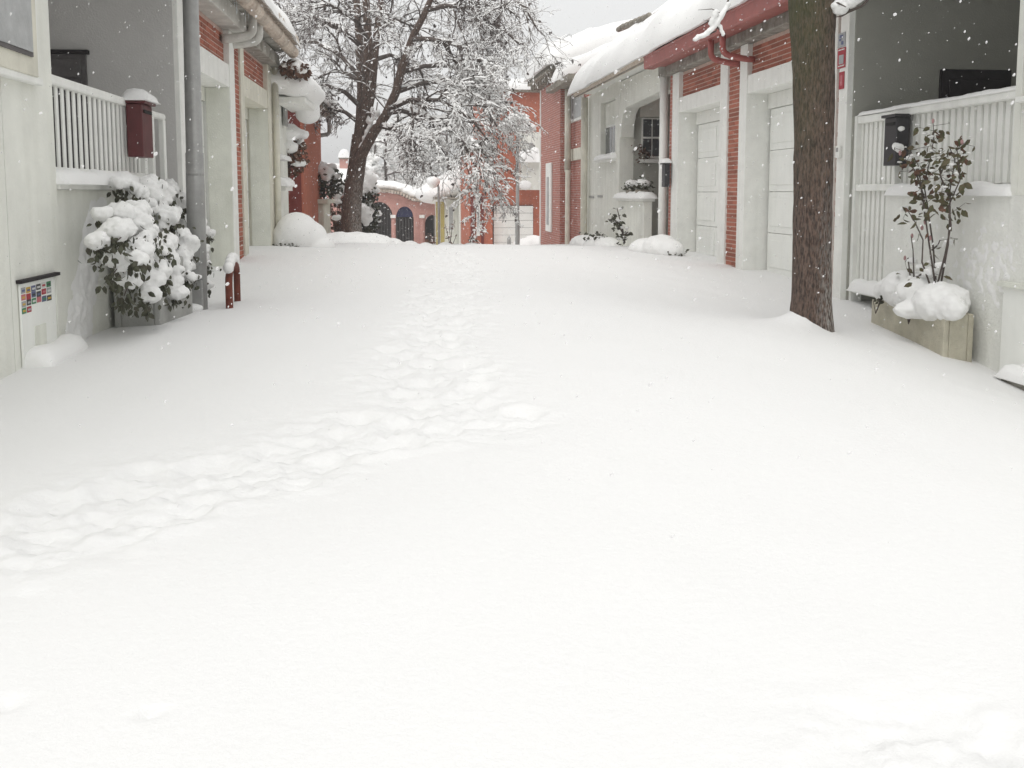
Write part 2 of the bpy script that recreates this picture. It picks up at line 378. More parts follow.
for i in near:
    x, y = xf[i], yf[i]; d = min(d1[i], d2[i]+.14); wd = .36+.16*fbm(x, y, 1.3, 3, 2)
    e = 1/(1+math.exp((d-wd)/.075))
    if e < .01: continue
    l = fbm(x, y, 8.5, 1, 4); q = abs(fbm(x, y, 19, 2, 3))
    dz[i] = e*(-.028+.024*l+.026*q)+.010*math.exp(-((d-wd)/.10)**2)*(.5+fbm(x, y, 6, 5, 2))
fa = np.array(foot)
for x, y, r, dp in foot:
    c = near[(np.abs(xf[near]-x) < .4) & (np.abs(yf[near]-y) < .4)]
    d = np.hypot(xf[c]-x, yf[c]-y); dz[c] += -.20*dp*np.exp(-(d/r)**4)+.008*np.exp(-((d-r*1.35)/.045)**2)
# soft wind ripples and dimples on the untouched snow
fx_ = np.where((yf < 40) & (np.abs(xf) < 9) & (yf > 0))[0]
for i in fx_:
    x, y = xf[i], yf[i]
    dz[i] += .030*mnoise.noise(Vector((x*.7, y*.45, 2.2)))+.007*mnoise.noise(Vector((x*3.1, y*1.7, 5.1)))
for (ppx, ppy, r, dp) in ((152, 716, .022, .02), (8, 706, .03, .02)):
    p = onsnow(ppx, ppy); d = np.hypot(xf-p.x, yf-p.y); dz += -dp*np.exp(-(d/r)**2)
H = H+dz
# drift round the tree foot
TREE = onsnow(811, 329)
d = np.hypot(xf-TREE.x, yf-TREE.y); ca = np.where(d > .01, (TREE.x-xf)/np.maximum(d, .01), 0)
H += .17*np.exp(-np.maximum(d-.14, 0)/.17)*np.clip(.35+.65*ca, 0, 1)
nx, ny = len(gx), len(gy)
V = np.stack([xf, yf, H+CZ], 1)
ii = (np.arange(ny-1)[:, None]*nx+np.arange(nx-1)[None]).ravel()
Fq = np.stack([ii, ii+1, ii+1+nx, ii+nx], 1)
def np_mesh(name, V, Fq, m, smooth=True):
    me = bpy.data.meshes.new(name); k = Fq.shape[1]
    me.vertices.add(len(V)); me.vertices.foreach_set('co', V.astype(np.float32).ravel())
    me.loops.add(Fq.size); me.loops.foreach_set('vertex_index', Fq.astype(np.int32).ravel())
    me.polygons.add(len(Fq)); me.polygons.foreach_set('loop_start', (np.arange(len(Fq))*k).astype(np.int32))
    me.polygons.foreach_set('use_smooth', np.full(len(Fq), smooth)); me.materials.append(m); me.update(calc_edges=True); me.validate(); return me
g = link('ground', np_mesh('ground', V, Fq, M['ground'])); tag(g, kind='structure')
tag(g, 'deep snow lying over the whole street with a trodden track')

# ------------------------------------------------------------------ snow helpers
def lumps(name, items, voxel=.02, noise=.02, nsize=.12, m=None, parent=None, sub=2, flat=None):
    """rounded lumps of snow melted into one body; items: (centre, radii) in world or parent space"""
    mb = MB()
    for c, r in items: mb.ico(c, r, sub)
    o = link(name, mb.mesh(name, m or M['snow'], True), parent)
    md = o.modifiers.new('remesh', 'REMESH'); md.mode = 'VOXEL'; md.voxel_size = voxel; md.use_smooth_shade = True
    if noise:
        tx = bpy.data.textures.new(name+'_t', 'CLOUDS'); tx.noise_scale = nsize; tx.noise_depth = 3
        dm = o.modifiers.new('disp', 'DISPLACE'); dm.texture = tx; dm.strength = noise*2; dm.mid_level = .5; dm.texture_coords = 'LOCAL'
    return o
def cap_mesh(name, L, D, T, side_o=1, seg=.05, rough=.15, seed=0, m=None, bulge=.02, edge=None):
    """a rounded slab of snow L by D, T thick, lying on z=0, centred"""
    nu = max(6, min(90, int(L/seg))); nv = max(6, min(40, int(D/seg))); e = edge or min(T*1.1, L*.45, D*.45)
    vs = []; fs = []
    for i in range(nu+1):
        for j in range(nv+1):
            u, v = i/nu, j/nv
            # pack samples near the rim
            u = .5-.5*math.cos(math.pi*u); v = .5-.5*math.cos(math.pi*v)
            x = (u-.5)*(L+2*bulge); y = (v-.5)*(D+2*bulge)
            d = min((L/2+bulge-abs(x)), (D/2+bulge-abs(y)))
            dxe, dye = max(0, e-(L/2+bulge-abs(x))), max(0, e-(D/2+bulge-abs(y)))
            q = min(1, math.hypot(dxe, dye)/e); h = T*math.sqrt(max(0, 1-q*q))
            h *= 1+rough*2*fbm(x, y, 2.2/max(T, .06)**.5*.6, seed, 2)
            vs.append((x, y, max(h, 0)))
    n = nv+1
    for i in range(nu):
        for j in range(nv): a = i*n+j; fs.append((a, a+n, a+n+1, a+1))
    b = len(vs); vs += [(p[0], p[1], -.006) for p in vs]
    for i in range(nu):
        for j in range(nv): a = b+i*n+j; fs.append((a, a+1, a+n+1, a+n))
    rim = [i*n for i in range(nu+1)]+[nu*n+j for j in range(1, nv+1)]+[i*n+nv for i in range(nu-1, -1, -1)]+[j for j in range(nv-1, 0, -1)]
    for k in range(len(rim)): a, c = rim[k], rim[(k+1) % len(rim)]; fs.append((a, b+a, b+c, c))
    me = bpy.data.meshes.new(name); me.from_pydata(vs, [], fs); me.materials.append(m or M['snow'])
    me.polygons.foreach_set('use_smooth', [True]*len(me.polygons)); me.update(); return me
SEED = [0]
def snow_cap(side, s0, s1, n0, n1, z, T, label, name='snow_cap', cat='snow', **kw):
    SEED[0] += 1
    me = cap_mesh(name, abs(s1-s0), abs(n1-n0), T, seed=SEED[0], **kw)
    o = link(name, me, None, side.W((s0+s1)/2, (n0+n1)/2, z), None, (0, 0, math.pi/2-side.ang))
    return tag(o, label, cat, kind='stuff')
def wall_snow(side, s0, s1, z0, z1, n, fn, label, step=.02, m=None):
    """snow driven against a wall: thickness fn(u, v) over the patch"""
    nu = int((s1-s0)/step); nv = int((z1-z0)/step); mb = MB(); idx = {}
    pr = link('wall_snow', None) if False else None
    T = [[fn(i/nu, j/nv, s0+(s1-s0)*i/nu, z0+(z1-z0)*j/nv) for j in range(nv+1)] for i in range(nu+1)]
    P0 = side.W(s0, n, z0)
    for i in range(nu+1):
        for j in range(nv+1):
            mb.v.append(((s1-s0)*i/nu, side.o*(T[i][j]), (z1-z0)*j/nv))
    k = nv+1
    for i in range(nu):
        for j in range(nv):
            if max(T[i][j], T[i+1][j], T[i+1][j+1], T[i][j+1]) > 0:
                a = i*k+j; q = (a, a+k, a+k+1, a+1); mb.f.append(q if side.o < 0 else q[::-1])
    me = mb.mesh('wall_snow', m or M['snow'], True); bm = bmesh.new(); bm.from_mesh(me)
    bmesh.ops.delete(bm, geom=[v for v in bm.verts if not v.link_faces], context='VERTS'); bm.to_mesh(me); bm.free()
    o = link('wall_snow', me, None, P0, None, (0, 0, math.pi/2-side.ang)); return tag(o, label, 'snow', kind='stuff')
def roof_snow(side, s0, s1, n_e, z_e, slope, depth, T, label, end0=.5, end1=.5, over=.10, seed=0, step=.12):
    """snow slab lying on a roof that rises from the eave (n_e, z_e) into the building"""
    nu = max(12, int((s1-s0)/step)); us = [s0+(s1-s0)*i/nu for i in range(nu+1)]
    us = sorted(set([s0+d for d in (0, .02, .06, .12, .2)]+[s1-d for d in (0, .02, .06, .12, .2)]+us))
    vs_ = [-over, -over*.97, -over*.8, -over*.4, 0, .06, .14, .25, .4, .6, .9, 1.3, 1.8, 2.4, depth-.3, depth]
    vs_ = [v for v in vs_ if v <= depth]; mb = MB()
    n = len(vs_); so_ = side.o; mid = (s0+s1)/2
    def prof(v, s):
        e = min(1, (v+over)/.32); h = T*math.sqrt(max(0, 1-(1-e)**2))
        for dd, ee in ((s-s0, end0), (s1-s, end1)):
            if ee > 0:
                t = min(1, max(0, dd)/ee); h *= math.sqrt(max(0, 1-(1-t)**2))
        return h*(1+.28*fbm(s, v, .55, seed, 2)+.10*fbm(s, v, 2.4, seed+3, 2))
    for s in us:
        for v in vs_:
            wob = .05*fbm(s, 0, .9, seed+8, 2) if v < .1 else 0
            mb.v.append((s-mid, so_*(n_e-v+wob), z_e+slope*max(v, -.02)+prof(v, s)-.012))
    b = len(mb.v)
    for s in us:
        for v in vs_:
            wob = .05*fbm(s, 0, .9, seed+8, 2) if v < .1 else 0
            mb.v.append((s-mid, so_*(n_e-v+wob), z_e+slope*max(v, -.02)-.015))
    for i in range(len(us)-1):
        for j in range(n-1):
            a = i*n+j; q = (a, a+n, a+n+1, a+1); mb.f.append(q); mb.f.append(tuple(b+t for t in q[::-1]))
    for i in range(len(us)-1): mb.f.append((i*n, b+i*n, b+(i+1)*n, (i+1)*n)); a = i*n+n-1; mb.f.append((a, a+n, b+a+n, b+a))
    for j in range(n-1): mb.f.append((j, j+1, b+j+1, b+j)); a = (len(us)-1)*n+j; mb.f.append((a, b+a, b+a+1, a+1))
    bm = bmesh.new(); me = mb.mesh('roof_snow', M['roofsnow'], True); bm.from_mesh(me); bmesh.ops.recalc_face_normals(bm, faces=bm.faces); bm.to_mesh(me); bm.free()
    P = side.W(mid, 0, 0); o = link('roof_snow', me, None, P, None, (0, 0, math.pi/2-side.ang)); return tag(o, label, 'snow', kind='stuff')

# ------------------------------------------------------------------ brickwork: every brick its own piece
BRICK = MB().box(-.5, .5, -.5, .5, -.5, .5).mesh('brick', M['brick'])
def bricks(t, s0, s1, z0, z1, n, parent, pitch=.25, course=.0615, seed=1):
    rg = random.Random(seed); z = z0; row = 0; cnt = 0
    while z+course <= z1+.012:
        h = min(course, z1-z)-.014; x = s0-(pitch/2 if row % 2 else 0)
        while x < s1-.02:
            a, b = max(x, s0)+.005, min(x+pitch, s1)-.005
            if b-a > .025 and h > .02:
                dn = rg.uniform(-.003, .003)
                t.inst('brick', BRICK, (a+b)/2, n-.03+dn, z+course/2, (b-a, .06, h), parent); cnt += 1
            x += pitch
        z += course; row += 1
    return cnt
def sweep_pipe(t, name, pts, r, m, parent=None, k=10):
    """pipe through (s,n,z) points with rounded elbows"""
    P = [Vector(t.P(*p)) for p in pts]; out = [P[0]]
    for i in range(1, len(P)-1):
        a, b, c = P[i-1], P[i], P[i+1]; q = min(.09, (a-b).length*.45, (c-b).length*.45)
        p0 = b+(a-b).normalized()*q; p1 = b+(c-b).normalized()*q
        for u in (0, .25, .5, .75, 1): out.append(p0*(1-u)**2+b*2*u*(1-u)+p1*u*u)
    out.append(P[-1]); return t.part(name, MB().tube(out, r, k), m, parent, smooth=True)
def garage_door(t, s0, s1, n, z0, z1, k=5, m=None, label=None):
    m = m or M['door']; d = t.box('garage_door', s0, s1, n-.10, n-.06, z0, z1, M['reveal'])
    t.box('side_gap', s1+.002, s1+.018, n-.09, n-.03, z0, z1, M['dark'], d)
    h = (z1-z0)/k
    for i in range(k):
        a, b = z0+i*h+.003, z0+(i+1)*h-.003
        mb = MB().box(s0+.012, s1-.012, t.sd.o*(n-.055), t.sd.o*n, a, b)
        w = (s1-s0-.1)/2
        for j in range(2):
            x0 = s0+.06+j*w; mb.box(x0+.06, x0+w-.06, t.sd.o*(n+.001), t.sd.o*(n+.010), a+.09, b-.09)
        t.part('panel', mb, m, d, bev=.006)
    return d
def soft_roof(t, s0, s1, n_e, z_e, slope, depth, thick=.10, m=None):
    return t.prism_nz('roof', [(n_e, z_e), (n_e-depth, z_e+slope*depth), (n_e-2*depth, z_e), (n_e-2*depth, z_e-thick), (n_e-depth, z_e+slope*depth-thick), (n_e, z_e-thick)], s0, s1, m or M['stonetile'])

ZB, ZT, ZBEAM, ZEAVE = 1.33, 1.576, 2.0, 2.28       # lintel foot and top, beam foot, eave
GND = -2.4
# ================================================================== RIGHT: house with two garages
sA0, sA1 = RS.S(661), RS.S(847)
t = Thing(RS, 'terraced_house', 'brick and white terraced house with red gutter and two white garage doors, right side', 'house', (sA0+sA1)/2, 0, GND)
t.box('wall', sA1+.06, sA0-.02, -6, -.42, GND, ZBEAM+.25, M['plaster'])
sw = t.box('side_wall', sA1-.005, sA1+.058, -6.2, -.03, GND, ZBEAM+.25, M['porcholiveshade'])
post = lambda a, b, n=0.0, m='white': t.box('pilaster', RS.S(a), RS.S(b), -.419, n, GND+.01, ZBEAM-.003, M[m], bev=.008)
post(670.8, 677); post(717.8, 725); post(737, 744); post(826, 832.5); post(838.3, 846.6, .035)
pA0, pA1, pB0, pB1 = RS.S(677), RS.S(717.8), RS.S(744), RS.S(826)
for a, b in ((pA0, pA1), (pB0, pB1)):
    t.box('lintel', b+.002, a-.002, -.418, -.012, ZB, ZT, M['white'], bev=.008)
    t.box('shutter_box', b+.003, a-.003, -.416, -.30, 1.13, ZB-.002, M['white'], bev=.006)
    d = garage_door(t, b+.02, a-.02, -.335, GND+.2, 1.125, 6)
    # door handle
    t.box('handle', b+.55, b+.57, -.33, -.27, 0.30, .42, M['galv'], d, bev=.004)
    pn = t.box('brick_panel', b+.001, a-.001, -.418, -.0745, ZT+.001, ZBEAM-.004, M['mortar'])
    bricks(t, b+.004, a-.004, ZT+.004, ZBEAM-.004, -.07, pn, seed=int(a*10))
p0, p1 = RS.S(737), RS.S(725)
pier = t.box('brick_pier', p0+.002, p1-.002, -.417, -.0305, GND+.02, ZBEAM-.005, M['mortar'])
bricks(t, p0+.005, p1-.005, -1.15, ZBEAM-.006, -.026, pier, seed=5)
q0, q1 = RS.S(838.3), RS.S(832.5)
pier = t.box('brick_pier', q0+.002, q1-.002, -.417, -.0305, GND+.02, ZBEAM-.005, M['mortar'])
bricks(t, q0+.004, q1-.004, -1.0, ZBEAM-.006, -.026, pier, seed=6)
t.box('brick_pier', RS.S(670.8)+.003, RS.S(667.5), -.416, -.02, GND+.02, ZBEAM-.006, M['brick_far'])
sweep_pipe(t, 'downpipe', [(RS.S(664.3), .03, ZBEAM+.05), (RS.S(664.3), .03, GND+.4)], .075, M['white'])
t.box('beam', sA1+.01, sA0-.06, -.42, .10, ZBEAM, ZEAVE+.05, M['concrete'], bev=.012)
s_ge = RS.F(645, 63, .45)[0]
gut = [(.30, 2.09), (.45, 2.09), (.47, 2.11), (.47, 2.27), (.485, 2.285), (.485, 2.30), (.44, 2.30), (.44, 2.12), (.30, 2.12)]
t.prism_nz('gutter', gut, sA1-.02, s_ge, M['redgutter'])
t.box('soffit', sA1-.018, s_ge-.002, .08, .30, 2.14, 2.20, M['redgutter'])
rf = soft_roof(t, sA1-.02, sA0-.01, .42, 2.32, .78, 3.4)
zp = 2.12
for xa, xb in ((708, 724.5), (719.5, 735)):
    sa = RS.S(xa, .38); sb = RS.S(xb, .0)
    sweep_pipe(t, 'gutter_elbow', [(sa, .38, zp), (sa, .38, 1.84), (sa-.05, .10, 1.77), (sa-.06, -.04, 1.765)], .043, M['redgutter'])
# white house beyond it
sW0, sW1 = RS.S(585), RS.S(661); sC = RS.S(619)
zc = 2.12
t = Thing(RS, 'terraced_house', 'white house with an arched corner porch and a cream gutter', 'house', (sW0+sW1)/2, 0, GND-.3)
wx0, wx1 = RS.S(614.5), RS.S(600); wz0, wz1 = .74, 2.02
mb = MB()
for a, b, c, d in ((sC, wx0, GND, zc+.2), (wx1, sW0, GND, zc+.2), (wx0, wx1, GND, wz0), (wx0, wx1, wz1, zc+.2)):
    mb.box(a, b, -.30, 0, c, d)
t.part('wall', mb, M['plaster'])
t.box('inner_wall', sC+.3, sW0-.02, -6, -.32, GND, zc+.2, M['plaster'])
win = t.box('window', wx0+.01, wx1-.01, -.17, -.12, wz0+.01, wz1-.01, M['white'])
ws = (wx1-wx0)
for k in range(2):
    a = wx0+.06+k*ws/2; t.box('pane', a, a+ws/2-.12, -.119, -.108, wz0+.08, wz0+.72, M['glass'], win)
t.box('roller_shutter', wx0+.03, wx1-.03, -.118, -.095, wz0+.78, wz1-.03, M['reveal'], win)
t.box('sill', wx0-.12, wx1+.12, -.11, .10, wz0-.06, wz0-.002, M['white'], win, bev=.01)
sillW = (wx0-.12, wx1+.12)
# corner porch
t.box('porch_wall', sC+.002, sC+.28, -6, -.302, GND, zc+.2, M['porcholiveshade'])  # shaded side of the white house, the shade given by its colour
t.box('back_wall', sW1+.05, sC-.002, -3.2, -3.0, GND, zc+.2, M['porcholiveshade'])
t.box('porch_ceiling', sW1+.02, sC-.001, -3.2, -.32, zc+.02, zc+.1, M['redwall'])
arch = [(sC-.002, 1.15), (sC-.12, 1.15), (sC-.15, 1.42), (sC-.30, 1.62), (sC-.55, 1.72), (sW1+.02, 1.80), (sW1+.02, zc+.18), (sC-.002, zc+.18)]
t.prism_sz('arch_beam', arch, -.28, -.003, M['plaster'], bev=.01)
# window in the porch, facing down the street towards the viewer
def nAt(px_, s): # lateral n for a pixel column on the plane s = const (right side)
    r = ray(px_, 193); tt = s/r.dot(RS.d); return RS.X+tt*r.dot(RS.l)
na, nb = nAt(640.5, sC), nAt(660.5, sC)
win = t.box('window', sC-.05, sC+.001, na, nb, .72, 1.56, M['white'])
for i in range(2):
    for j in range(2):
        a = na+(nb-na)*(.06+.47*i); b = na+(nb-na)*(.47+.47*i); z0 = .77+.40*j
        t.box('pane', sC-.062, sC-.051, a, b, z0, z0+.36, M['glass'], win)
t.box('shutter_case', sC-.10, sC-.001, na+.06, nb-.1, 1.58, 2.0, M['reveal'])
t.box('sill', sC-.16, sC-.002, na+.05, nb-.08, .63, .70, M['white'], win)
gz2 = 2.20
s_w = RS.S(574, .42)
t.prism_nz('gutter', [(.30, gz2+.07), (.36, gz2+.045), (.43, gz2+.06), (.47, gz2+.14), (.30, gz2+.14)], s_ge+.02, s_w, M['tile'], bev=.01)
t.box('soffit', s_ge+.03, s_w-.01, -.30, .27, zc+.201, zc+.25, M['white'])
sweep_pipe(t, 'downpipe', [(RS.S(584, .12), .12, zc+.15), (RS.S(584, .12), .12, GND+.2)], .085, M['cream'])
soft_roof(t, sA0+.01, s_w, .42, 2.325, .78, 3.4)
# low wall before the porch with pots
lw0, lw1 = RS.S(644, .10), RS.S(618, .10)
t.box('garden_wall', lw0, lw1, -.06, .10, GND, -.16, M['plaster'], bev=.01)
t.box('coping', lw0-.05, lw1+.05, -.10, .14, -.158, -.10, M['white'], bev=.01)
for px_, z0, z1 in ((592, -.02, .0), (600.5, .0, .02)):
    a, b = RS.S(px_+2.2), RS.S(px_-2.2); t.box('vent', a, b, 0, .02, z0-.1, z0-.05, M['galv'])
snow_cap(RS, lw0-.08, lw1+.08, -.14, .18, -.10, .12, 'snow on the low garden wall of the white house')
snow_cap(RS, sillW[0], sillW[1], -.09, .12, wz0-.002, .12, 'snow on the window sill of the white house')
roof_snow(RS, sA1-3.6, s_w+.3, .47, 2.33, .78, 3.45, .44, 'thick rounded snow slab on the right roofs above the red gutter', .0, .8, .08, 11)
# exposed ridge tiles breaking through the snow
rt0, zz = RS.F(618, 28, -2.2); rt1 = RS.F(664, 12, -2.2)[0]
# brick house further on
sB0, sB1 = RS.S(539), RS.S(585)
t = Thing(RS, 'terraced_house', 'dark red brick house with a tall slit window beyond the white house', 'house', (sB0+sB1)/2, 0, GND-.6)
sm = RS.S(562)
t.box('wall', sB1+.003, sm, -6, -.05, GND-.6, 2.72, M['brick_far'])
f0, f1 = RS.S(560, .25), RS.S(541, .25)
t.box('front_wing', f0, f1, -6, .25, GND-.6, 3.10, M['brick_far'])
t.box('corner_trim', f1+.001, f1+.16, .05, .27, GND-.6, 3.05, M['white'])
t.box('lintel', sB1+.3, sm-.3, -.05, .0, .85, 1.15, M['cream'])
win = t.box('window', sB1+.5, sm-.5, -.05, -.01, 1.85, 2.55, M['white'])
t.box('pane', sB1+.6, sm-.6, -.009, .003, 1.92, 2.48, M['glassgrey'], win)
sl0, sl1 = RS.S(552.5, .25), RS.S(547.5, .25)
win = t.box('slit_window', sl0, sl1, .25, .31, -1.1, .85, M['white'], bev=.02)
t.box('pane', sl0+.3, sl1-.3, .311, .325, -.9, .45, M['glassgrey'], win)
sweep_pipe(t, 'downpipe', [(RS.S(564.5, .2), .12, 2.7), (RS.S(564.5, .2), .12, .55)], .085, M['cream'])
sweep_pipe(t, 'downpipe', [(RS.S(565.5, .2), .14, .60), (RS.S(565.5, .2), .14, GND-.4)], .07, M['cream'])
t.box('eave', f0-.1, f1+.35, .0, .62, 3.19, 3.32, M['stonetile'])
n = 9
dent = MB().box(-.1, .1, -.12, .12, -.08, .08).mesh('bracket', M['stonetile'])
for k in range(n): t.inst('bracket', dent, f0+.1+(f1-f0+.2)*k/(n-1), .40, 3.11)
t.box('eave', sB1-.1, sm+.1, -.05, .45, 2.74, 2.88, M['stonetile'])
soft_roof(t, f0-.1, f1+.35, .62, 3.34, .25, 3.2)
roof_snow(RS, f0-.4, f1+.5, .66, 3.34, .25, 3.2, .70, 'domed snow cap on the roof of the dark brick house', .8, 1.3, .06, 21)
roof_snow(RS, RS.S(573), f0-.2, .5, 2.89, .42, 3.0, .42, 'snow lying between the white and the brick roof', .4, .2, .06, 25)

# ================================================================== RIGHT: near house with porch
sN1 = sA1; sN0 = RS.S(1010)
t = Thing(RS, 'terraced_house', 'rough white plaster house at the right edge with railed porch', 'house', 7.5, 0, GND)
g0, g1 = RS.S(884), RS.S(851)                     # gate
lw = RS.S(886)
t.box('low_wall', sN0, lw, -.25, 0, GND, -.02, M['plaster_r'])
t.box('near_wall', 2.2, sN0-.003, -.25, .0, GND, -.019, M['plaster_r'])
wz = RS.F(1020, 97)[1]
t.box('corner_pier', RS.S(1016.5), sN0-.004, -.25, -.0, -.018, 2.3, M['plaster'])
t.box('upper_wall', 2.2, RS.S(1016.5)-.002, -.25, -.002, -.018, wz-.05, M['plaster'])
t.box('upper_wall', 2.2, RS.S(1016.5)-.002, -.25, -.002, 2.0, 2.3, M['plaster'])
win = t.box('window', 3.0, RS.S(1019), -.20, -.10, wz, 1.99, M['white'], bev=.01)
t.box('pane', 3.1, RS.S(1022.5), -.098, -.09, wz+.08, 1.9, M['glassgrey'], win)
t.box('sill', 2.9, RS.S(1017), -.09, .06, wz-.05, wz-.002, M['white'], win, bev=.008)
t.box('back_wall', 2.2, sN1-.01, -3.6, -3.4, GND, 2.3, M['porcholiveshade'])
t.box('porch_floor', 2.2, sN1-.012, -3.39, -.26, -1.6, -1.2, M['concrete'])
t.box('porch_ceiling', 2.2, sN1-.013, -3.39, -.001, 2.301, 2.42, M['porcholiveshade'])
t.box('porch_beam', sN0, sN1-.02, -.25, -.004, 2.12, 2.30, M['palebeam'])
t.box('beam_end', sN1-.35, sN1-.021, -.005, .32, 2.02, 2.29, M['palebeam'], bev=.01)
# dark doorway in the porch side wall
sp = sN1-.006
da, db = nAt(934, sp), nAt(1003, sp)
dr = t.box('door', sp-.05, sp-.001, db, da, -1.2, 1.29, M['darkwood'], bev=.006)
for k in range(4): t.box('panel', sp-.066, sp-.051, db+.08, da-.08, -1.1+.6*k, -.62+.6*k, M['darkwood'], dr, bev=.006)
soft_roof(t, 2.0, sN1-.03, .42, 2.44, .85, 3.4)
# railing with slats
zt0, zb0 = .80, .07
rail = t.box('railing', sN0+.004, g0-.05, -.155, -.145, zb0, zt0-.10, M['door'])
slat = MB().box(-.032, .032, -.014, .014, 0, zt0-zb0-.06).mesh('slat', M['white'])
k = int((g0-.05-sN0)/.104)
for i in range(k+1): t.inst('slat', slat, sN0+.05+i*.104, -.122, zb0+.01, None, rail)
t.box('top_rail', sN0+.002, g0-.03, -.17, -.05, zt0-.07, zt0, M['white'], rail, bev=.012)
t.box('bottom_rail', sN0+.003, g0-.04, -.165, -.06, zb0-.05, zb0, M['white'], rail, bev=.01)
gate = t.box('gate', g0-.02, g1, -.155, -.145, -1.02, .70, M['door'])
slat2 = MB().box(-.032, .032, -.014, .014, -.98, .72).mesh('gate_slat', M['white'])
k = int((g1-g0)/.104)
for i in range(k+1): t.inst('slat', slat2, g0+.04+i*.104, -.122, 0, None, gate)
for a, b in ((.715, .79), (.02, .09), (-1.05, -.98)): t.box('gate_rail', g0-.03, g1+.02, -.17, -.055, a, b, M['white'], gate, bev=.008)
t.box('gate_post', g1+.03, g1+.09, -.17, -.05, -1.6, .80, M['white'], bev=.008)
t.box('gate_post', g0-.10, g0-.035, -.168, -.05, -1.6, .70, M['white'], bev=.008)
# meter cupboard
mc = t.box('meter_cupboard', 6.2, RS.F(1005, 300)[0], .003, .02, RS.F(1005, 372)[1], RS.F(1005, 286)[1], M['door'], bev=.006)
t.box('drip_edge', 6.2, RS.F(1003, 285)[0], .002, .05, RS.F(1005, 286)[1]+.001, RS.F(1005, 283)[1]+.015, M['reveal'], mc)
sx_, zx_ = RS.F(1000, 376, .18)
t.box('step', 6.0, sx_, .004, .18, -1.9, zx_, M['concrete'], bev=.02)
snow_cap(RS, 6.0, sx_+.02, -.0, .20, zx_, .09, 'snow on the step under the cupboard at the right edge')
snow_cap(RS, lw-.02, sN0-.02, -.13, .03, -.02, .10, 'snow along the ledge under the white railing on the right', bulge=.01)
snow_cap(RS, sN0+.01, g1, -.18, -.04, zt0+.001, .035, 'thin snow on the top rail on the right', bulge=.0)
snow_cap(RS, g0-.02, g1+.03, -.20, -.02, -1.02, .12, 'snow on the threshold of the white slatted gate')
def wsR(u, v, s, z):
    m_ = max(0, 1-abs(u-.5)*2.1)**.4*max(0, 1-abs(v-.55)*2.1)**.4
    q = .5+.6*fbm(s, z, 17, 4, 3)+.35*fbm(s, z, 1.6, 9, 2)
    return max(-.002, (m_*q*1.25-.66)*.016)
wall_snow(RS, 7.3, 9.3, -1.2, -.05, .001, wsR, 'specks of driven snow stuck to the white wall on the right', .013)

# signs on the corner pilaster
def plate(side, px0, px1, py0, py1, n, name, label, m1, bits, cat='sign', group=None):
    s0_, z1_ = side.F(px0, py0, n); s1_, z0_ = side.F(px1, py1, n); sm_ = (s0_+s1_)/2
    z1_ = side.F((px0+px1)/2, py0, n)[1]; z0_ = side.F((px0+px1)/2, py1, n)[1]
    tt = Thing(side, name, label, cat, sm_, n, z0_, group)
    tt.box('plate', min(s0_, s1_), max(s0_, s1_), n+.001, n+.008, z0_, z1_, m1)
    wd, ht = abs(s1_-s0_), z1_-z0_; a0 = max(s0_, s1_)
    for (u0, u1, v0, v1, mm) in bits:
        tt.box('print', a0-wd*u0, a0-wd*u1, n+.0085, n+.010, z1_-ht*v1, z1_-ht*v0, mm)
    return tt
pr_b = mat('print_blue', (.10, .12, .22), .5); pr_r = mat('print_red', (.36, .035, .05), .5); pr_w = mat('print_white', (.62, .62, .60), .5); pr_g = mat('print_grey', (.36, .37, .38), .5)
pr_gr = mat('print_green', (.06, .22, .11), .5); pr_y = mat('print_yellow', (.55, .36, .07), .5); pr_p = mat('print_pink', (.50, .16, .18), .5); pr_k = mat('print_black', (.05, .05, .05), .5)
plate(RS, 838.8, 845.5, 33, 47, .036, 'alarm_sign', 'small grey sign with a dark blue emblem, topmost on the corner pilaster', pr_g,
      [(.25, .75, .15, .35, pr_b), (.2, .5, .4, .55, pr_b), (.5, .8, .6, .85, pr_b)])
plate(RS, 838.6, 845.5, 48, 68, .036, 'alarm_sign', 'red security sign with a pale panel, middle one on the corner pilaster', pr_r,
      [(.1, .9, .06, .12, pr_w), (.2, .8, .35, .8, pr_g), (.1, .9, .86, .92, pr_w)])
plate(RS, 840, 844.2, 72, 89, .036, 'alarm_sign', 'narrow red sign below the two others on the corner pilaster', pr_r,
      [(.3, .7, .2, .8, pr_p)])
tt = Thing(RS, 'wall_lamp_box', 'small grey intercom box on the corner pilaster beside the tree', 'intercom', RS.S(842), .036, RS.F(842, 160)[1])
tt.box('box', RS.S(844), RS.S(840), .036, .07, RS.F(842, 158)[1], RS.F(842, 146)[1], M['white'], bev=.006)
tt.box('speaker', RS.S(843), RS.S(841), .0705, .074, RS.F(842, 152)[1], RS.F(842, 148)[1], M['galv'])
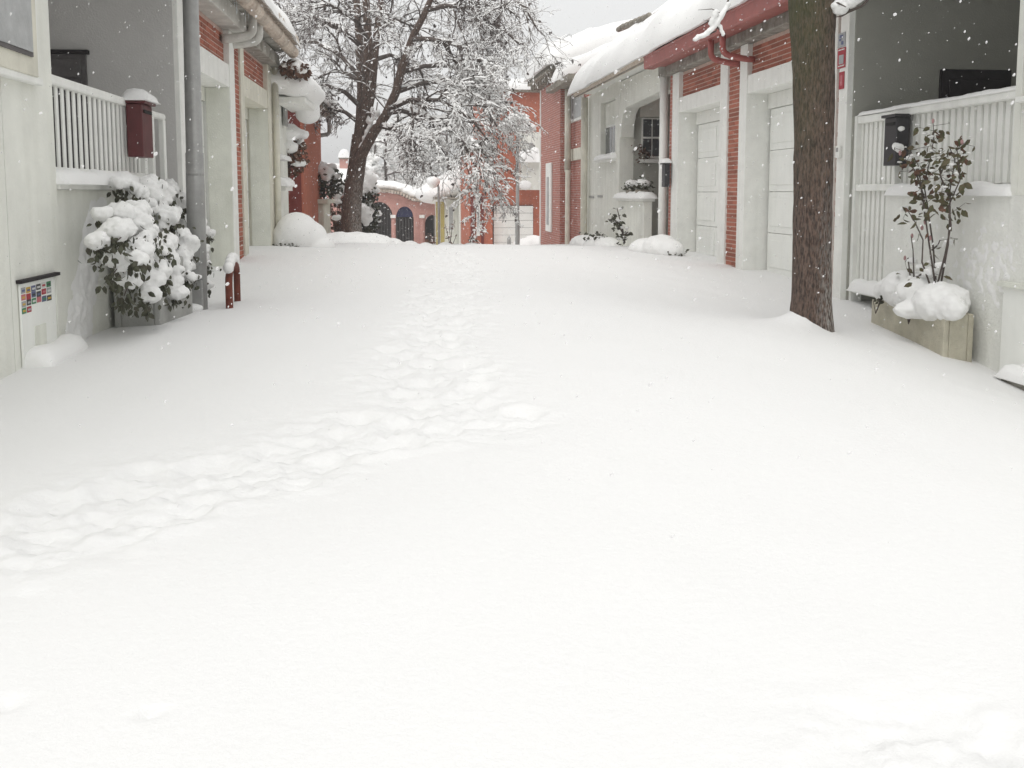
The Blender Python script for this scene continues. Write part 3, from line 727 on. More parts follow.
# mailboxes
def mailbox(side, px0, px1, py0, py1, n, depth, m, label, roof=.0, flap=True):
    s0_, s1_ = sorted((side.S(px0, n), side.S(px1, n))); zt = side.F(px0, py0, n)[1]; zb_ = side.F(px0, py1, n)[1]
    tt = Thing(side, 'mailbox', label, 'mailbox', (s0_+s1_)/2, n, zb_)
    b = tt.box('body', s0_, s1_, n-depth, n, zb_, zt-.03, m, bev=.006)
    tt.box('lid', s0_-.02, s1_+.02, n-depth-.0, n+.03, zt-.028, zt, m, bev=.006)
    if flap: tt.box('slot', s0_+.04, s1_-.04, n+.0015, n+.01, zt-.10, zt-.075, M['dark'])
    return s0_, s1_, zt
a, b, zt = mailbox(RS, 882, 894, 116, 166, .06, .13, M['black'], 'black mailbox hanging on the white slatted railing by the rose')
lumps('snow_cap', [(RS.W(a-.01, .02, zt-.14), (.03, .05, .025)), (RS.W(a-.01, .03, zt-.32), (.04, .06, .045)), (RS.W(a+.02, .05, zt-.30), (.04, .04, .04))], .012, .006)
tag(bpy.context.scene.objects[-1] if False else C.objects['snow_cap.'+'%03d' % (len([o for o in C.objects if o.name.startswith('snow_cap')])-1)], 'little lumps of snow stuck to the black mailbox', 'snow', kind='stuff')
a, b, zt = mailbox(RS, 661.5, 664.5, 163, 187, .13, .09, M['black'], 'dark grey mailbox on the pilaster left of the garages', flap=False)
snow_cap(RS, a-.03, b+.03, .03, .17, zt, .07, 'snow on the dark mailbox by the far garage')

# ================================================================== LEFT: house with two garages
l0, l1 = LS.S(183), LS.S(275)
t = Thing(LS, 'terraced_house', 'brick and cream terraced house with clay tile eave and two garages, left side', 'house', (l0+l1)/2, 0, GND)
t.box('wall', l0+.06, l1, -6, -.42, GND, ZBEAM+.25, M['plaster'])
t.box('side_wall', l0-.005, l0+.058, -6.2, -.045, GND, ZBEAM+.25, M['porchgreyshade'])
def postL(a, b, n=0.0, m='white'): t.box('pilaster', LS.S(a), LS.S(b), -.419, n, GND+.01, ZBEAM-.003, M[m], bev=.008)
postL(183.4, 194, .0); postL(233.5, 238); postL(244, 247.5, .0, 'cream'); postL(270.5, 274.8, .0, 'cream')
for a, b, w_ in ((LS.S(194), LS.S(233.5), 'white'), (LS.S(247.5), LS.S(270.5), 'cream')):
    t.box('lintel', a+.002, b-.002, -.418, -.012, ZB-.03, ZT, M[w_], bev=.008)
    t.box('shutter_box', a+.003, b-.003, -.416, -.31, 1.13, ZB-.032, M['reveal'])
    t.box('reveal', b-.012, b-.001, -.30, -.013, GND+.02, ZB-.033, M['reveal'])
    garage_door(t, a+.02, b-.02, -.335, GND+.2, 1.125, 6)
    pn = t.box('brick_panel', a+.001, b-.001, -.418, -.0745, ZT+.001, ZBEAM-.004, M['mortar'])
    bricks(t, a+.004, b-.004, ZT+.004, ZBEAM-.004, -.07, pn, seed=int(a*10))
p0, p1 = LS.S(238), LS.S(244)
pier = t.box('brick_pier', p0+.002, p1-.002, -.417, -.0305, GND+.02, ZBEAM-.005, M['mortar'])
bricks(t, p0+.005, p1-.005, -1.0, ZBEAM-.006, -.026, pier, seed=15)
b1 = LS.S(238.5)
t.box('beam', l0+.01, b1, -.42, .16, ZBEAM, ZEAVE-.05, M['palebeam'], bev=.012)
t.box('beam', b1+.55, l1-.06, -.42, .14, ZBEAM-.02, ZEAVE-.12, M['concrete'], bev=.012)
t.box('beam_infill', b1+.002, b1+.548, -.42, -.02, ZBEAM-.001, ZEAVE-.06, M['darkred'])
e1 = LS.F(297, 57, .42)[0]
t.box('eave_board', l0-3.4, e1-.1, -.0, .30, 2.20, 2.255, M['concrete'])
for sa in (LS.S(257, .3), LS.S(263, .3)):
    sweep_pipe(t, 'gutter_elbow', [(sa, .30, 2.2), (sa, .30, 1.93), (sa-.10, .08, 1.87), (sa-.16, -.05, 1.86)], .055, M['palebeam'])
sweep_pipe(t, 'downpipe', [(LS.S(274), .06, 2.1), (LS.S(274), .06, GND+.3)], .05, M['cream'])
rf = soft_roof(t, l0-.02, e1-.05, .30, 2.34, .7, 3.4)
# half-round clay tiles along the eave
prof = []
for k in range(9):
    a_ = math.pi*k/8; prof.append((.105*math.cos(a_), .085*math.sin(a_)))
for k in range(8, -1, -1):
    a_ = math.pi*k/8; prof.append((.087*math.cos(a_), .067*math.sin(a_)))
tile = MB().prism(prof, -.22, .22, 1).mesh('roof_tile', M['tile'], False)
tile_u = MB().prism([(x, -z) for x, z in prof][::-1], -.22, .22, 1).mesh('gutter_tile', M['tile'], False)
k = int((e1-9.4)/.21)
for i in range(k):
    s_ = 9.5+i*.21; t.inst('roof_tile', tile, s_, .27+rnd.uniform(-.015, .015), 2.275, None, rf, (R(-6)*LS.o*-1, 0, rnd.uniform(-.03, .03)))
s_ = 9.4
while s_ < e1-.2:                                          # clay gutter of short sockets pushed one into the next
    t.part('gutter_tile', MB().tube([t.P(s_, .36, 2.205), t.P(s_+.20, .36, 2.205), t.P(s_+.235, .36, 2.205), t.P(s_+.26, .36, 2.205)], [.068, .076, .094, .088], 12), M['tile'], smooth=False); s_ += .25
roof_snow(LS, l0-3.4, e1+.02, .50, 2.30, .7, 3.4, .30, 'snow rim on the clay tile eave, left side', .0, .5, .02, 31)
# icicles under the left eave
ic = MB()
for k in range(14):
    s_ = rnd.uniform(10.5, 13.4); L_ = rnd.uniform(.05, .17); p = LS.W(s_, .20+rnd.uniform(0, .1), 2.20)
    ic.tube([p, p-Vector((0, 0, L_*.6)), p-Vector((0, 0, L_))], [.008, .005, .001], 5)
M['ice'] = mat('ice', (.62, .66, .68), .15, spec=.6)
tag(link('icicles', ic.mesh('icicles', M['ice'], True)), 'thin icicles under the clay tile eave', 'ice', kind='stuff')

# ================================================================== LEFT: near house with porch
n0 = LS.S(57); n1 = l0
t = Thing(LS, 'terraced_house', 'cream plaster house at the left edge with railed porch and window', 'house', 6, 0, GND)
sg = LS.S(6)
t.box('wall', sg+.006, n0, -.25, 0, GND, 2.3, M['plaster'])
wzb = LS.F(41, 80)[1]; wse = LS.S(38)
t.box('wall', 2.6, sg-.006, -.25, .002, GND, wzb-.07, M['plaster'])
t.box('wall_seam', sg-.007, sg+.007, -.2, -.03, GND, wzb-.07, M['concrete'])
# the wall right of the seam is cut back behind the window: frame stands proud
win = t.box('window', 3.2, wse, .003, .045, wzb, 2.2, M['white'], bev=.01)
gs = LS.S(26); gzb = LS.F(24, 54)[1]
t.box('frame', 3.3, gs+.13, .046, .062, gzb-.13, 2.15, M['cream'], win, bev=.006)
t.box('sash', 3.35, gs+.02, .063, .075, gzb-.025, 2.1, M['midwood'], win)
t.box('pane', 3.4, gs, .076, .082, gzb, 2.05, M['glassgrey'], win)
t.box('sill', 3.1, wse+.03, .001, .055, wzb-.05, wzb-.003, M['white'], win, bev=.01)
zl = .06
t.box('low_wall', n0+.002, LS.S(157), -.25, -.02, GND, zl-.04, M['plaster'])
t.box('ledge', n0+.003, LS.S(157)+.02, -.27, .02, zl-.038, zl, M['white'], bev=.006)
t.box('back_wall', 2.6, n1-.01, -3.6, -3.4, GND, 2.3, M['porchgreyshade'])
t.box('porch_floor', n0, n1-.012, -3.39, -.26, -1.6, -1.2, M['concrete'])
t.box('porch_ceiling', 2.6, n1-.013, -3.39, -.001, 2.301, 2.42, M['porchgreyshade'])
soft_roof(t, 2.4, n1-.03, .30, 2.44, .7, 3.4)
sp = n1-.006
def nAtL(px_, s):
    r = ray(px_, 193); tt_ = s/r.dot(LS.d); return LS.X-tt_*r.dot(LS.l)
da, db = nAtL(92.5, sp), nAtL(40, sp)
dr = t.box('door', sp-.04, sp-.001, db, da, -1.2, 1.32, M['midwood'])
for k in range(12): t.box('louvre', sp-.06, sp-.041, db+.04, da-.04, -1.1+.2*k, -.93+.2*k, M['midwood'], dr, bev=.004)
t.box('lintel_line', sp-.07, sp-.001, db, da+.03, 1.322, 1.36, M['darkwood'], dr)
zt0, zb0 = .765, .17
r1 = LS.S(130); r2 = LS.S(152)
rail = t.box('railing', n0+.004, r2, -.115, -.045, zt0-.065, zt0, M['white'], bev=.012)
t.box('bottom_rail', n0+.005, r2, -.11, -.05, zb0-.05, zb0, M['white'], rail, bev=.01)
slatL = MB().box(-.025, .025, -.005, .005, 0, zt0-zb0-.06).mesh('slat', M['white'])
k = int((r2-n0)/.12)
for i in range(k): t.inst('slat', slatL, n0+.07+i*.12, -.08, zb0, None, rail)
gate = t.box('gate', r2+.05, LS.S(174), -.11, -.05, zt0-.09, zt0-.03, M['white'], bev=.02)
for xg in (154.5, 162, 173): t.box('gate_bar', LS.S(xg)-.045, LS.S(xg)+.045, -.105, -.055, -1.1, zt0-.085, M['white'], gate, bev=.008)
t.box('gate_rail', r2+.06, LS.S(174)-.01, -.10, -.06, -.4, -.33, M['white'], gate)
# meter cupboard with stickers
s0_, z1_ = LS.F(17, 284); s1_, _ = LS.F(52, 276); z0_ = LS.F(20, 375)[1]
mc = t.box('meter_cupboard', s0_, s1_, .002, .016, z0_, z1_, M['door'], bev=.005)
t.box('drip_edge', s0_-.02, s1_+.05, .001, .035, z1_+.002, z1_+.022, M['darkwood'], mc)
t.box('hatch', LS.S(25), LS.S(36), .0162, .022, LS.F(25, 352)[1], LS.F(25, 329)[1], M['reveal'], mc)
t.box('cupboard_frame', s1_+.005, s1_+.05, .001, .02, z0_, z1_, M['plaster'], mc)
cols = [pr_y, pr_gr, pr_k, pr_w, pr_p, pr_g, pr_r, pr_b, pr_w]
rg = random.Random(3)
for j in range(4):
    for i in range(6):
        if j == 3 and i > 1: continue
        if rg.random() < .08: continue
        a_ = LS.F(18+i*5.2, 293)[0]; b_ = LS.F(22.4+i*5.2, 293)[0]
        zt_ = z1_-.025-j*.040+rg.uniform(-.004, .004)
        t.box('sticker', a_, b_, .0165, .018, zt_-.034, zt_, rg.choice(cols), mc)
        t.box('sticker_print', a_+.012, b_-.012, .0183, .019, zt_-.024, zt_-.012, rg.choice(cols), mc)
snow_cap(LS, n0+.0, LS.S(140), -.14, .06, zl, .10, 'snow along the ledge under the white railing on the left', bulge=.015)
snow_cap(LS, s0_+.02, s1_+.12, -.01, .16, LS.F(30, 362)[1]-.01, .10, 'small heap of snow under the sticker-covered cupboard', bulge=.02)
def wsL(u, v, s, z):
    edge = .18+.62*v**1.2+.06*fbm(s, z, 5, 6, 2); wdt = .30-.08*v
    d = abs(u-edge)/wdt
    m_ = max(0, 1-d**2)
    m_ *= min(1, v*12+.5)*min(1, (1-v)*8)
    q = .6+.55*fbm(s, z, 11, 8, 3)+.35*abs(fbm(s, z, 22, 2, 2))
    return max(-.002, (m_*q-.16)*.036)
wall_snow(LS, LS.S(60), LS.S(114), -1.12, .0, -.019, wsL, 'rough snow driven up the cream wall beside the bush', .014)
roof_snow(LS, 2.4, n1-3.5+.0, .42, 2.45, .7, 3.4, .15, 'snow on the roof of the cream house on the left', .0, .0, .02, 33)
# red mailbox
a, b, zt = mailbox(LS, 145, 155, 101, 157, .08, .125, M['maroon'], 'maroon mailbox with a snow cap on the white railing, left side', flap=True)
snow_cap(LS, a-.04, b+.04, -.07, .12, zt, .085, 'snow cap on the maroon mailbox', rough=.1)

# ------------------------------------------------------------------ LEFT: houses further on
w0, w1 = LS.S(275.5), LS.S(289.5)
t = Thing(LS, 'terraced_house', 'pale house front with a dark niche and snowy canopy beyond the left garages', 'house', (w0+w1)/2, 0, GND)
na_, nb_ = LS.S(276.3), LS.S(282.5); nz0, nz1 = LS.F(279, 186)[1], LS.F(279, 160)[1]
mb = MB()
for a, b, c, d in ((w0+.003, na_, GND, 1.75), (nb_, w1, GND, 1.75), (na_, nb_, GND, nz0), (na_, nb_, nz1, 1.75)):
    mb.box(a, b, .25, .02, c, d)
t.part('wall', mb, M['plaster'])
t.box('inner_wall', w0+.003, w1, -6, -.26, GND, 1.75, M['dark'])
t.box('niche_grille', na_+.1, nb_-.1, -.10, -.06, nz0+.1, nz0+.22, M['redgutter'])
t.box('window_shutter', LS.S(284.3), LS.S(286.6), .021, .05, 1.15, 1.6, M['galv'])
t.box('canopy', w0+.1, w1+.3, .021, .50, 1.45, 1.55, M['white'], bev=.02)
t.box('niche_sill', na_-.06, nb_+.1, .0, .16, nz0-.08, nz0-.002, M['white'])
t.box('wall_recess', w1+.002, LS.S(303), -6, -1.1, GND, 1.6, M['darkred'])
cs = [(LS.W(w0+.15+.22*k, .12, 1.80), (.50, .40, .22)) for k in range(9)]+[(LS.W(w0+.15+.22*k, .34, 1.74), (.34, .36, .20)) for k in range(9)]
cs += [(LS.W(w1-.1+.08*k, .34, 1.62-.07*k), (.22, .26, .18)) for k in range(4)]
tag(lumps('canopy_snow', cs, .04, .02, .5, None, None, 3), 'bulging snow hanging over the canopy left of the big tree', 'snow', kind='stuff')
snow_cap(LS, na_-.1, nb_+.12, -.05, .2, nz0-.002, .14, 'snow on the sill of the dark niche')
snow_cap(LS, na_-.1, nb_+.12, .0, .14, nz1+.0, .08, 'snow above the dark niche')
r0, r1 = LS.S(302.5), LS.S(321)
t = Thing(LS, 'terraced_house', 'red house front beside the big tree, left side', 'house', (r0+r1)/2, 0, GND)
t.box('wall', r0, r1, -6, .02, GND, 1.80, M['redwall'])
t.box('side_wall', r0-.06, r0-.001, -6, -.02, GND, 1.78, M['darkred'])  # same red house, its shaded face given as a darker colour
t.box('eave', r0-.2, r1+.5, -.3, .32, 1.82, 1.92, M['stonetile'])
sweep_pipe(t, 'downpipe', [(r1+.3, .2, 1.8), (r1+.3, .2, 1.4), (r1+.1, -.1, 1.35)], .05, M['galv'])
soft_roof(t, r0-.2, r1+.5, .32, 1.93, .5, 3.0)
roof_snow(LS, r0-.3, r1+.5, .35, 1.94, .5, 3.0, .28, 'snow on the roof of the red house beside the big tree', .4, .6, .05, 41)
c0 = LS.S(327, .15)
t = Thing(LS, 'gate_pillar', 'cream gate pillar left of the big tree trunk', 'pillar', c0, .0, GND)
t.box('shaft', c0-.9, c0+.9, -.3, .15, GND, -.25, M['cream'], bev=.03)
t.box('cap', c0-1.0, c0+1.0, -.4, .25, -.248, -.14, M['cream'], bev=.02)

# ================================================================== street furniture
# lamp post on the left
pb = onsnow(198.5, 309)
top = at(190.5, 0, pb.y); dirp = (top-pb)/(top.z-pb.z); zt_ = 4.9+CZ
t = empty('lamp_post', (pb.x, pb.y, pb.z-.35)); tag(t, 'galvanised grey lamp post standing beside the snowy bush', 'lamp post')
def pp(z): return tuple(Vector((dirp.x*(z-.35), dirp.y*(z-.35), z)))
link('pole', MB().tube([pp(0), pp(1.2), pp(1.75), pp(1.751), pp(zt_-.5)], [.083, .083, .079, .074, .055], 20).mesh('pole', M['galv'], True), t)
bevel(link('base_box', MB().box(-.11, .06, -.11, -.09+.03, .3, .62).mesh('base_box', M['galv'], False), t), .01)
link('access_cover', MB().box(-.05, .05, -.095, -.08, .75, 1.0).mesh('access_cover', M['galv']), t, (0, 0, -.0))
for z in (1.55,): link('clamp_band', MB().tube([pp(z), pp(z+.03)], [.0815, .0815], 16).mesh('clamp_band', M['galv'], True), t)
link('lamp_arm', MB().tube([pp(zt_-.55), Vector(pp(zt_-.5))+Vector((.3, 0, .2)), Vector(pp(zt_-.5))+Vector((1.1, 0, .3))], [.04, .035, .03], 8).mesh('lamp_arm', M['galv'], True), t)
link('lamp_head', MB().box(pp(zt_)[0]+1.0, pp(zt_)[0]+1.6, pp(zt_)[1]-.1, pp(zt_)[1]+.1, zt_-.26, zt_-.14).mesh('lamp_head', M['galv']), t)
lumps('snow_cap', [(tuple(pb+Vector((-.03, -.10, .30))), (.10, .07, .035)), (tuple(pb+Vector((-.05, -.12, .02))), (.12, .09, .05))], .012, .008)
def last(prefix): return sorted([o for o in C.objects if o.name.startswith(prefix)], key=lambda o: o.name)[-1]
tag(last('snow_cap'), 'snow on the foot of the grey lamp post', 'snow', kind='stuff')
# red hoop
h0, h1 = onsnow(229.5, 308), onsnow(237.5, 301)
hz = at(231, 266, h0.y).z; 
t = empty('hoop_barrier', (h0.x, h0.y, h0.z)); tag(t, 'rusty red hoop barrier poking out of the snow', 'barrier')
dv = h1-h0; dv.z = 0; pts = []
topz = hz-h0.z
for k in range(0, 4): pts.append(Vector((0, 0, -.35+(topz-.16+.35)*k/3)))
for k in range(1, 8):
    a_ = math.pi*k/8; pts.append(dv*(.5-.5*math.cos(a_))+Vector((0, 0, topz-.16+.14*math.sin(a_))))
for k in range(3, -1, -1): pts.append(dv+Vector((0, 0, -.35+(topz-.16+.35)*k/3)))
link('hoop', MB().tube(pts, .033, 12).mesh('hoop', M['rust'], True), t)
mid = h0+dv*.35
lumps('snow_cap', [(tuple(Vector((h0.x, h0.y, h0.z))+dv*u+Vector((0, 0, topz+.02+.015*math.sin(3.1*u)-.10*(abs(u-.4)*1.6)**2))), (.05, .06, .055)) for u in (.02, .15, .3, .45, .6, .75)], .012, .006)
tag(last('snow_cap'), 'snow on top of the red hoop barrier', 'snow', kind='stuff')

# planters
def planter(side, s0, s1, n0, n1, z0, z1, label, m):
    t = Thing(side, 'planter', label, 'planter', (s0+s1)/2, (n0+n1)/2, z0)
    mb = MB(); w_ = .05; o = side.o
    mb.box(s0, s1, o*n1, o*(n1-w_), z0, z1); mb.box(s0, s1, o*n0, o*(n0+w_), z0, z1)
    mb.box(s0, s0+w_, o*(n0+w_), o*(n1-w_), z0, z1); mb.box(s1-w_, s1, o*(n0+w_), o*(n1-w_), z0, z1)
    t.part('box', mb, m, bev=.012); t.box('soil', s0+w_, s1-w_, n0+w_, n1-w_, z0, z1-.06, M['dark']); return t
# right planter: street face from x=872 to x=962
q1, zq = RS.F(871, 314, .34); q0, zq2 = RS.F(936, 330, .42)
q0 = RS.F(943, 345, .34)[0]
planter(RS, q0, q1, .08, .34, -1.9, -.98, 'pale concrete planter under the rose bush by the white wall', M['planter'])
lumps('planter_snow', [(RS.W(q0+.22, .25, -.90), (.24, .23, .17)), (RS.W(q0+.05, .27, -.93), (.13, .19, .12)), (RS.W(q0+.55, .24, -.88), (.26, .22, .17)), (RS.W(q0+.85, .22, -.86), (.26, .2, .18)), (RS.W(q1-.12, .2, -.90), (.18, .18, .13)), (RS.W(q0+.35, .36, -.97), (.25, .12, .10))], .014, .03, .14)
tag(last('planter_snow'), 'pillow of snow on the pale planter under the rose', 'snow', kind='stuff')
# left planter
q2, _ = LS.F(160, 300, .36); q3, _ = LS.F(190, 300, .36)
planter(LS, q2, q3+.1, .02, .36, -1.7, -.52, 'grey concrete planter under the snow-laden bush', M['planter2'])

# ------------------------------------------------------------------ leaves
def leaf_at(mb, c, size, rg, droop=0):
    a = rg.uniform(0, 2*math.pi); el = rg.uniform(-.9, .5)-droop
    d = Vector((math.cos(a)*math.cos(el), math.sin(a)*math.cos(el), math.sin(el))); u = d.orthogonal().normalized()
    u.rotate(Matrix.Rotation(rg.uniform(0, 6.3), 3, d)); nrm = d.cross(u); L_ = size*rg.uniform(.7, 1.3); W_ = L_*.33
    c = Vector(c); b = len(mb.v)
    cu = nrm*L_
    for p in (c, c+d*L_*.28+u*W_*.85+cu*.05, c+d*L_*.62+u*W_*.8+cu*.02, c+d*L_-cu*.12, c+d*L_*.62-u*W_*.8+cu*.02, c+d*L_*.28-u*W_*.85+cu*.05, c+d*L_*.5-cu*.03): mb.v.append(tuple(p))
    mb.f += [(b, b+1, b+6), (b+1, b+2, b+6), (b+2, b+3, b+6), (b+3, b+4, b+6), (b+4, b+5, b+6), (b+5, b, b+6)]
# snow-laden bush on the left
def LP(px_, py_, n): s, z = LS.F(px_, py_, n); return LS.W(s, n, z)
bs0 = LS.W(8.4, .2, -.58)
bush = empty('bush', bs0); tag(bush, 'evergreen bush weighed down by clumps of snow beside the lamp post', 'bush')
rg = random.Random(11)
ends_px = [(99, 246, .30), (104, 218, .26), (112, 276, .36), (124, 296, .40), (147, 300, .42), (160, 284, .46), (176, 297, .42), (187, 250, .36), (206, 266, .16), (208, 236, .10), (201, 288, .24),
           (172, 188, .10), (122, 186, .16), (150, 184, .14), (192, 203, .08), (134, 262, .48), (165, 254, .46), (118, 240, .42), (150, 240, .46), (186, 280, .38), (140, 214, .36), (170, 222, .28)]
items = []; lm = MB(); stm = MB()
for (ex, ey, en) in ends_px:
    E = LP(ex, ey, en)-bs0; S0 = LP(152+rg.uniform(-10, 14), rg.uniform(228, 262), .14)-bs0; root_p = Vector((rg.uniform(-.1, .1), rg.uniform(-.2, .3), -.3))
    mid_ = S0.lerp(E, .55)+Vector((0, 0, .10+.10*rg.random())); path = []
    for k in range(9):
        u = k/8; path.append(S0*(1-u)**2+mid_*2*u*(1-u)+E*u*u)
    stm.tube([root_p, root_p.lerp(S0, .6), S0]+path[1:], [.014, .013, .011]+[.010-.0009*k for k in range(8)], 6)
    R0 = rg.uniform(.070, .110)
    for k in range(2, 9):
        if rg.random() < .10: continue
        r_ = R0*(1.0-.45*abs(k-5.5)/3.5)*rg.uniform(.8, 1.2)
        items.append((tuple(path[k]+Vector((rg.gauss(0, .018), rg.gauss(0, .018), r_*.45))), (r_*rg.uniform(1, 1.3), r_*rg.uniform(.95, 1.25), r_*.78)))
    for k in range(1, 9):
        for q in range(12):
            c_ = path[k]+Vector((rg.gauss(0, .05), rg.gauss(0, .05), rg.gauss(-.045, .035)))
            leaf_at(lm, c_, .050, rg, .75)
    for q in range(16): leaf_at(lm, E+Vector((rg.gauss(0, .03), rg.gauss(0, .03), rg.gauss(-.02, .03))), .055, rg, .9)
sn = lumps('branch_snow', items, .012, .034, .075, None, bush); tag(sn, kind='stuff')
tag(link('foliage', lm.mesh('foliage', M['leaf']), bush), kind='stuff')
link('stem', stm.mesh('stem', M['twig'], True), bush)
# rose bush on the right
def RP(px_, py_, n): s, z = RS.F(px_, py_, n); return RS.W(s, n, z)
rb = RP(934, 285, .2); rose = empty('rose_bush', rb); tag(rose, 'straggly rose bush with curled leaves growing from the pale planter', 'bush')
stems = [[(935, 283), (930, 250), (925, 215), (922, 190), (918, 165), (910, 150)], [(936, 283), (933, 245), (928, 210), (924, 185), (930, 160), (934, 138), (933, 122)],
         [(941, 283), (948, 245), (950, 215), (950, 190), (955, 160), (950, 148)], [(938, 282), (945, 255), (951, 225), (949, 205), (960, 180), (957, 150), (962, 143)],
         [(930, 285), (922, 262), (923, 240), (915, 222), (906, 208)], [(916, 290), (910, 275), (908, 258), (905, 262)], [(926, 272), (914, 278), (913, 250), (911, 236)], [(925, 200), (915, 170), (905, 160)], [(948, 195), (940, 175), (945, 158)], [(932, 250), (938, 245), (940, 240)]]
rg = random.Random(5)
st_ = MB(); lv = MB(); lb = MB(); sl = []
for si, pl in enumerate(stems):
    P = []
    nn = rg.uniform(.16, .34)
    for k, (a, b) in enumerate(pl): P.append(RP(a, b, nn+.02*k*rg.uniform(-1, 1))-rb)
    st_.tube(P, [max(.0028, .0085*(1-.75*k/len(P))) for k in range(len(P))], 6)
    for k in range(len(P)-1):
        py_ = pl[k][1]
        for j in range(14):
            u = rg.random(); c_ = P[k].lerp(P[k+1], u); up = pl[k][1]*(1-u)+pl[k+1][1]*u
            if up > 215 and rg.random() < .93: continue
            off_ = Vector((rg.gauss(0, .065), rg.gauss(0, .05), rg.gauss(0, .055)))
            leaf_at(lb if rg.random() < .2 else lv, c_+off_, .068, rg, .35)
            if rg.random() < .3: st_.tube([c_, c_+off_], [.002, .0015], 4)
            if rg.random() < .2: sl.append((tuple(c_+off_+Vector((0, 0, .02))), (rg.uniform(.014, .034), rg.uniform(.014, .03), rg.uniform(.008, .016))))
for (a, b, r) in ((905, 209, .05), (912, 261, .06), (930, 272, .085), (922, 267, .06), (897, 148, .05), (912, 158, .06), (930, 262, .03), (940, 265, .05)): sl.append((tuple(RP(a, b, .26)-rb), (r, r*.9, r*.6)))
link('stem', st_.mesh('stem', M['twig'], True), rose)
tag(link('foliage', lv.mesh('foliage', M['leafgreen']), rose), kind='stuff'); tag(link('dry_foliage', lb.mesh('dry_foliage', M['leafbrown']), rose), kind='stuff')
hips = MB()
for (a, b) in ((906, 210), (905, 258), (912, 236), (933, 121), (962, 142), (900, 153), (925, 222), (922, 228), (930, 238)):
    c_ = RP(a, b, .26)-rb; hips.ico(tuple(c_), (.014, .014, .024), 1, .1)
link('rose_head', hips.mesh('rose_head', M['petal'], True), rose)
tag(lumps('branch_snow', sl, .007, .008, .04, None, rose, 1), kind='stuff')
for (a, b, nm) in ((877, 305, 0), (910, 315, 1)):
    c_ = RP(a, b, .42); tw = empty('dry_sprig', c_); tag(tw, ('dry sprig sticking out of the planter snow near the gate', 'dry sprig at the middle of the pale planter rim')[nm], 'plant')
    m1, m2 = MB(), MB()
    for k in range(5):
        e_ = Vector((rg.uniform(-.06, .06), rg.uniform(-.04, .02), rg.uniform(.02, .09))); m1.tube([(0, 0.02, -.08), tuple(e_)], [.004, .002], 5)
        for j in range(4): leaf_at(m2, e_*rg.uniform(.4, 1), .035, rg)
    link('stem', m1.mesh('stem', M['twig']), tw); link('foliage', m2.mesh('foliage', M['leaf']), tw)

# ================================================================== trees
def grow(P, rad, level, maxl, rg, out, n_child, droop, ang=(.5, 1.1), shrink=(.42, .62), up=0.0):
    """P: polyline; adds itself and its children to out as (points, radii, level)"""
    n = len(P); out.append((P, rad, level))
    if level >= maxl: return
    tot = sum((P[i+1]-P[i]).length for i in range(n-1))
    for c in range(n_child[level]):
        u = rg.uniform(.18, 1.0) if level else rg.uniform(.25, 1.0)
        f_ = u*(n-1); i = min(int(f_), n-2); b = P[i].lerp(P[i+1], f_-i); d = (P[i+1]-P[i]).normalized()
        r0 = (rad[i]*(1-(f_-i))+rad[i+1]*(f_-i))*.62
        ax = d.orthogonal().normalized(); ax.rotate(Matrix.Rotation(rg.uniform(0, 6.283), 3, d))
        nd = d.copy(); nd.rotate(Matrix.Rotation(rg.uniform(*ang), 3, ax)); nd.z += up; nd.normalize()
        L_ = tot*rg.uniform(*shrink)*(1.1-.35*u); k = 4 if level < maxl-1 else 3
        pts = [b]; q = nd.copy()
        for j in range(k):
            q = (q+Vector((rg.gauss(0, .22), rg.gauss(0, .22), rg.gauss(0, .18)-droop*(.4+.5*j))) ).normalized(); pts.append(pts[-1]+q*(L_/k))
        rr = [max(.0045, r0*(1-.78*j/k)) for j in range(k+1)]
        grow(pts, rr, level+1, maxl, rg, out, n_child, droop, ang, shrink, up)
def tree_meshes(branches, sides=(10, 8, 5, 4, 3)):
    mb = MB()
    for P, rad, lv in branches: mb.tube(P, rad, sides[min(lv, 4)], cap=False)
    return mb
def snow_strips(branches, rg, minlv=1, amount=1.0, base=.012, prob=.8):
    mb = MB()
    for P, rad, lv in branches:
        if lv < minlv: continue
        for i in range(len(P)-1):
            a, b = P[i], P[i+1]; d = b-a; L_ = d.length
            if L_ < 1e-4: continue
            d /= L_; hz_ = math.sqrt(max(0, 1-d.z*d.z))
            if hz_ < .35 or rg.random() > prob: continue
            s_ = d.cross(Vector((0, 0, 1))).normalized(); h = (base+rad[i]*1.1)*amount*hz_*rg.uniform(.6, 1.5); w_ = (rad[i]*.95+base*.45*amount)
            u0, u1 = rg.uniform(0, .15), rg.uniform(.8, 1.05); p0, p1, pm = a+d*L_*u0, a+d*L_*u1, a+d*L_*(u0+u1)/2; k = len(mb.v)
            up = Vector((0, 0, 1))
            for p, q in ((p0, .35), (pm, 1.0), (p1, .35)):
                z_ = Vector((0, 0, rad[i]*.35)); mb.v += [tuple(p+s_*w_*q+z_*.3), tuple(p+up*h*q+z_), tuple(p-s_*w_*q+z_*.3)]
            for e in (0, 3):
                mb.f += [(k+e, k+e+3, k+e+4, k+e+1), (k+e+1, k+e+4, k+e+5, k+e+2), (k+e+2, k+e+5, k+e+3, k+e)]
            mb.f += [(k, k+1, k+2), (k+8, k+7, k+6)]
    return mb
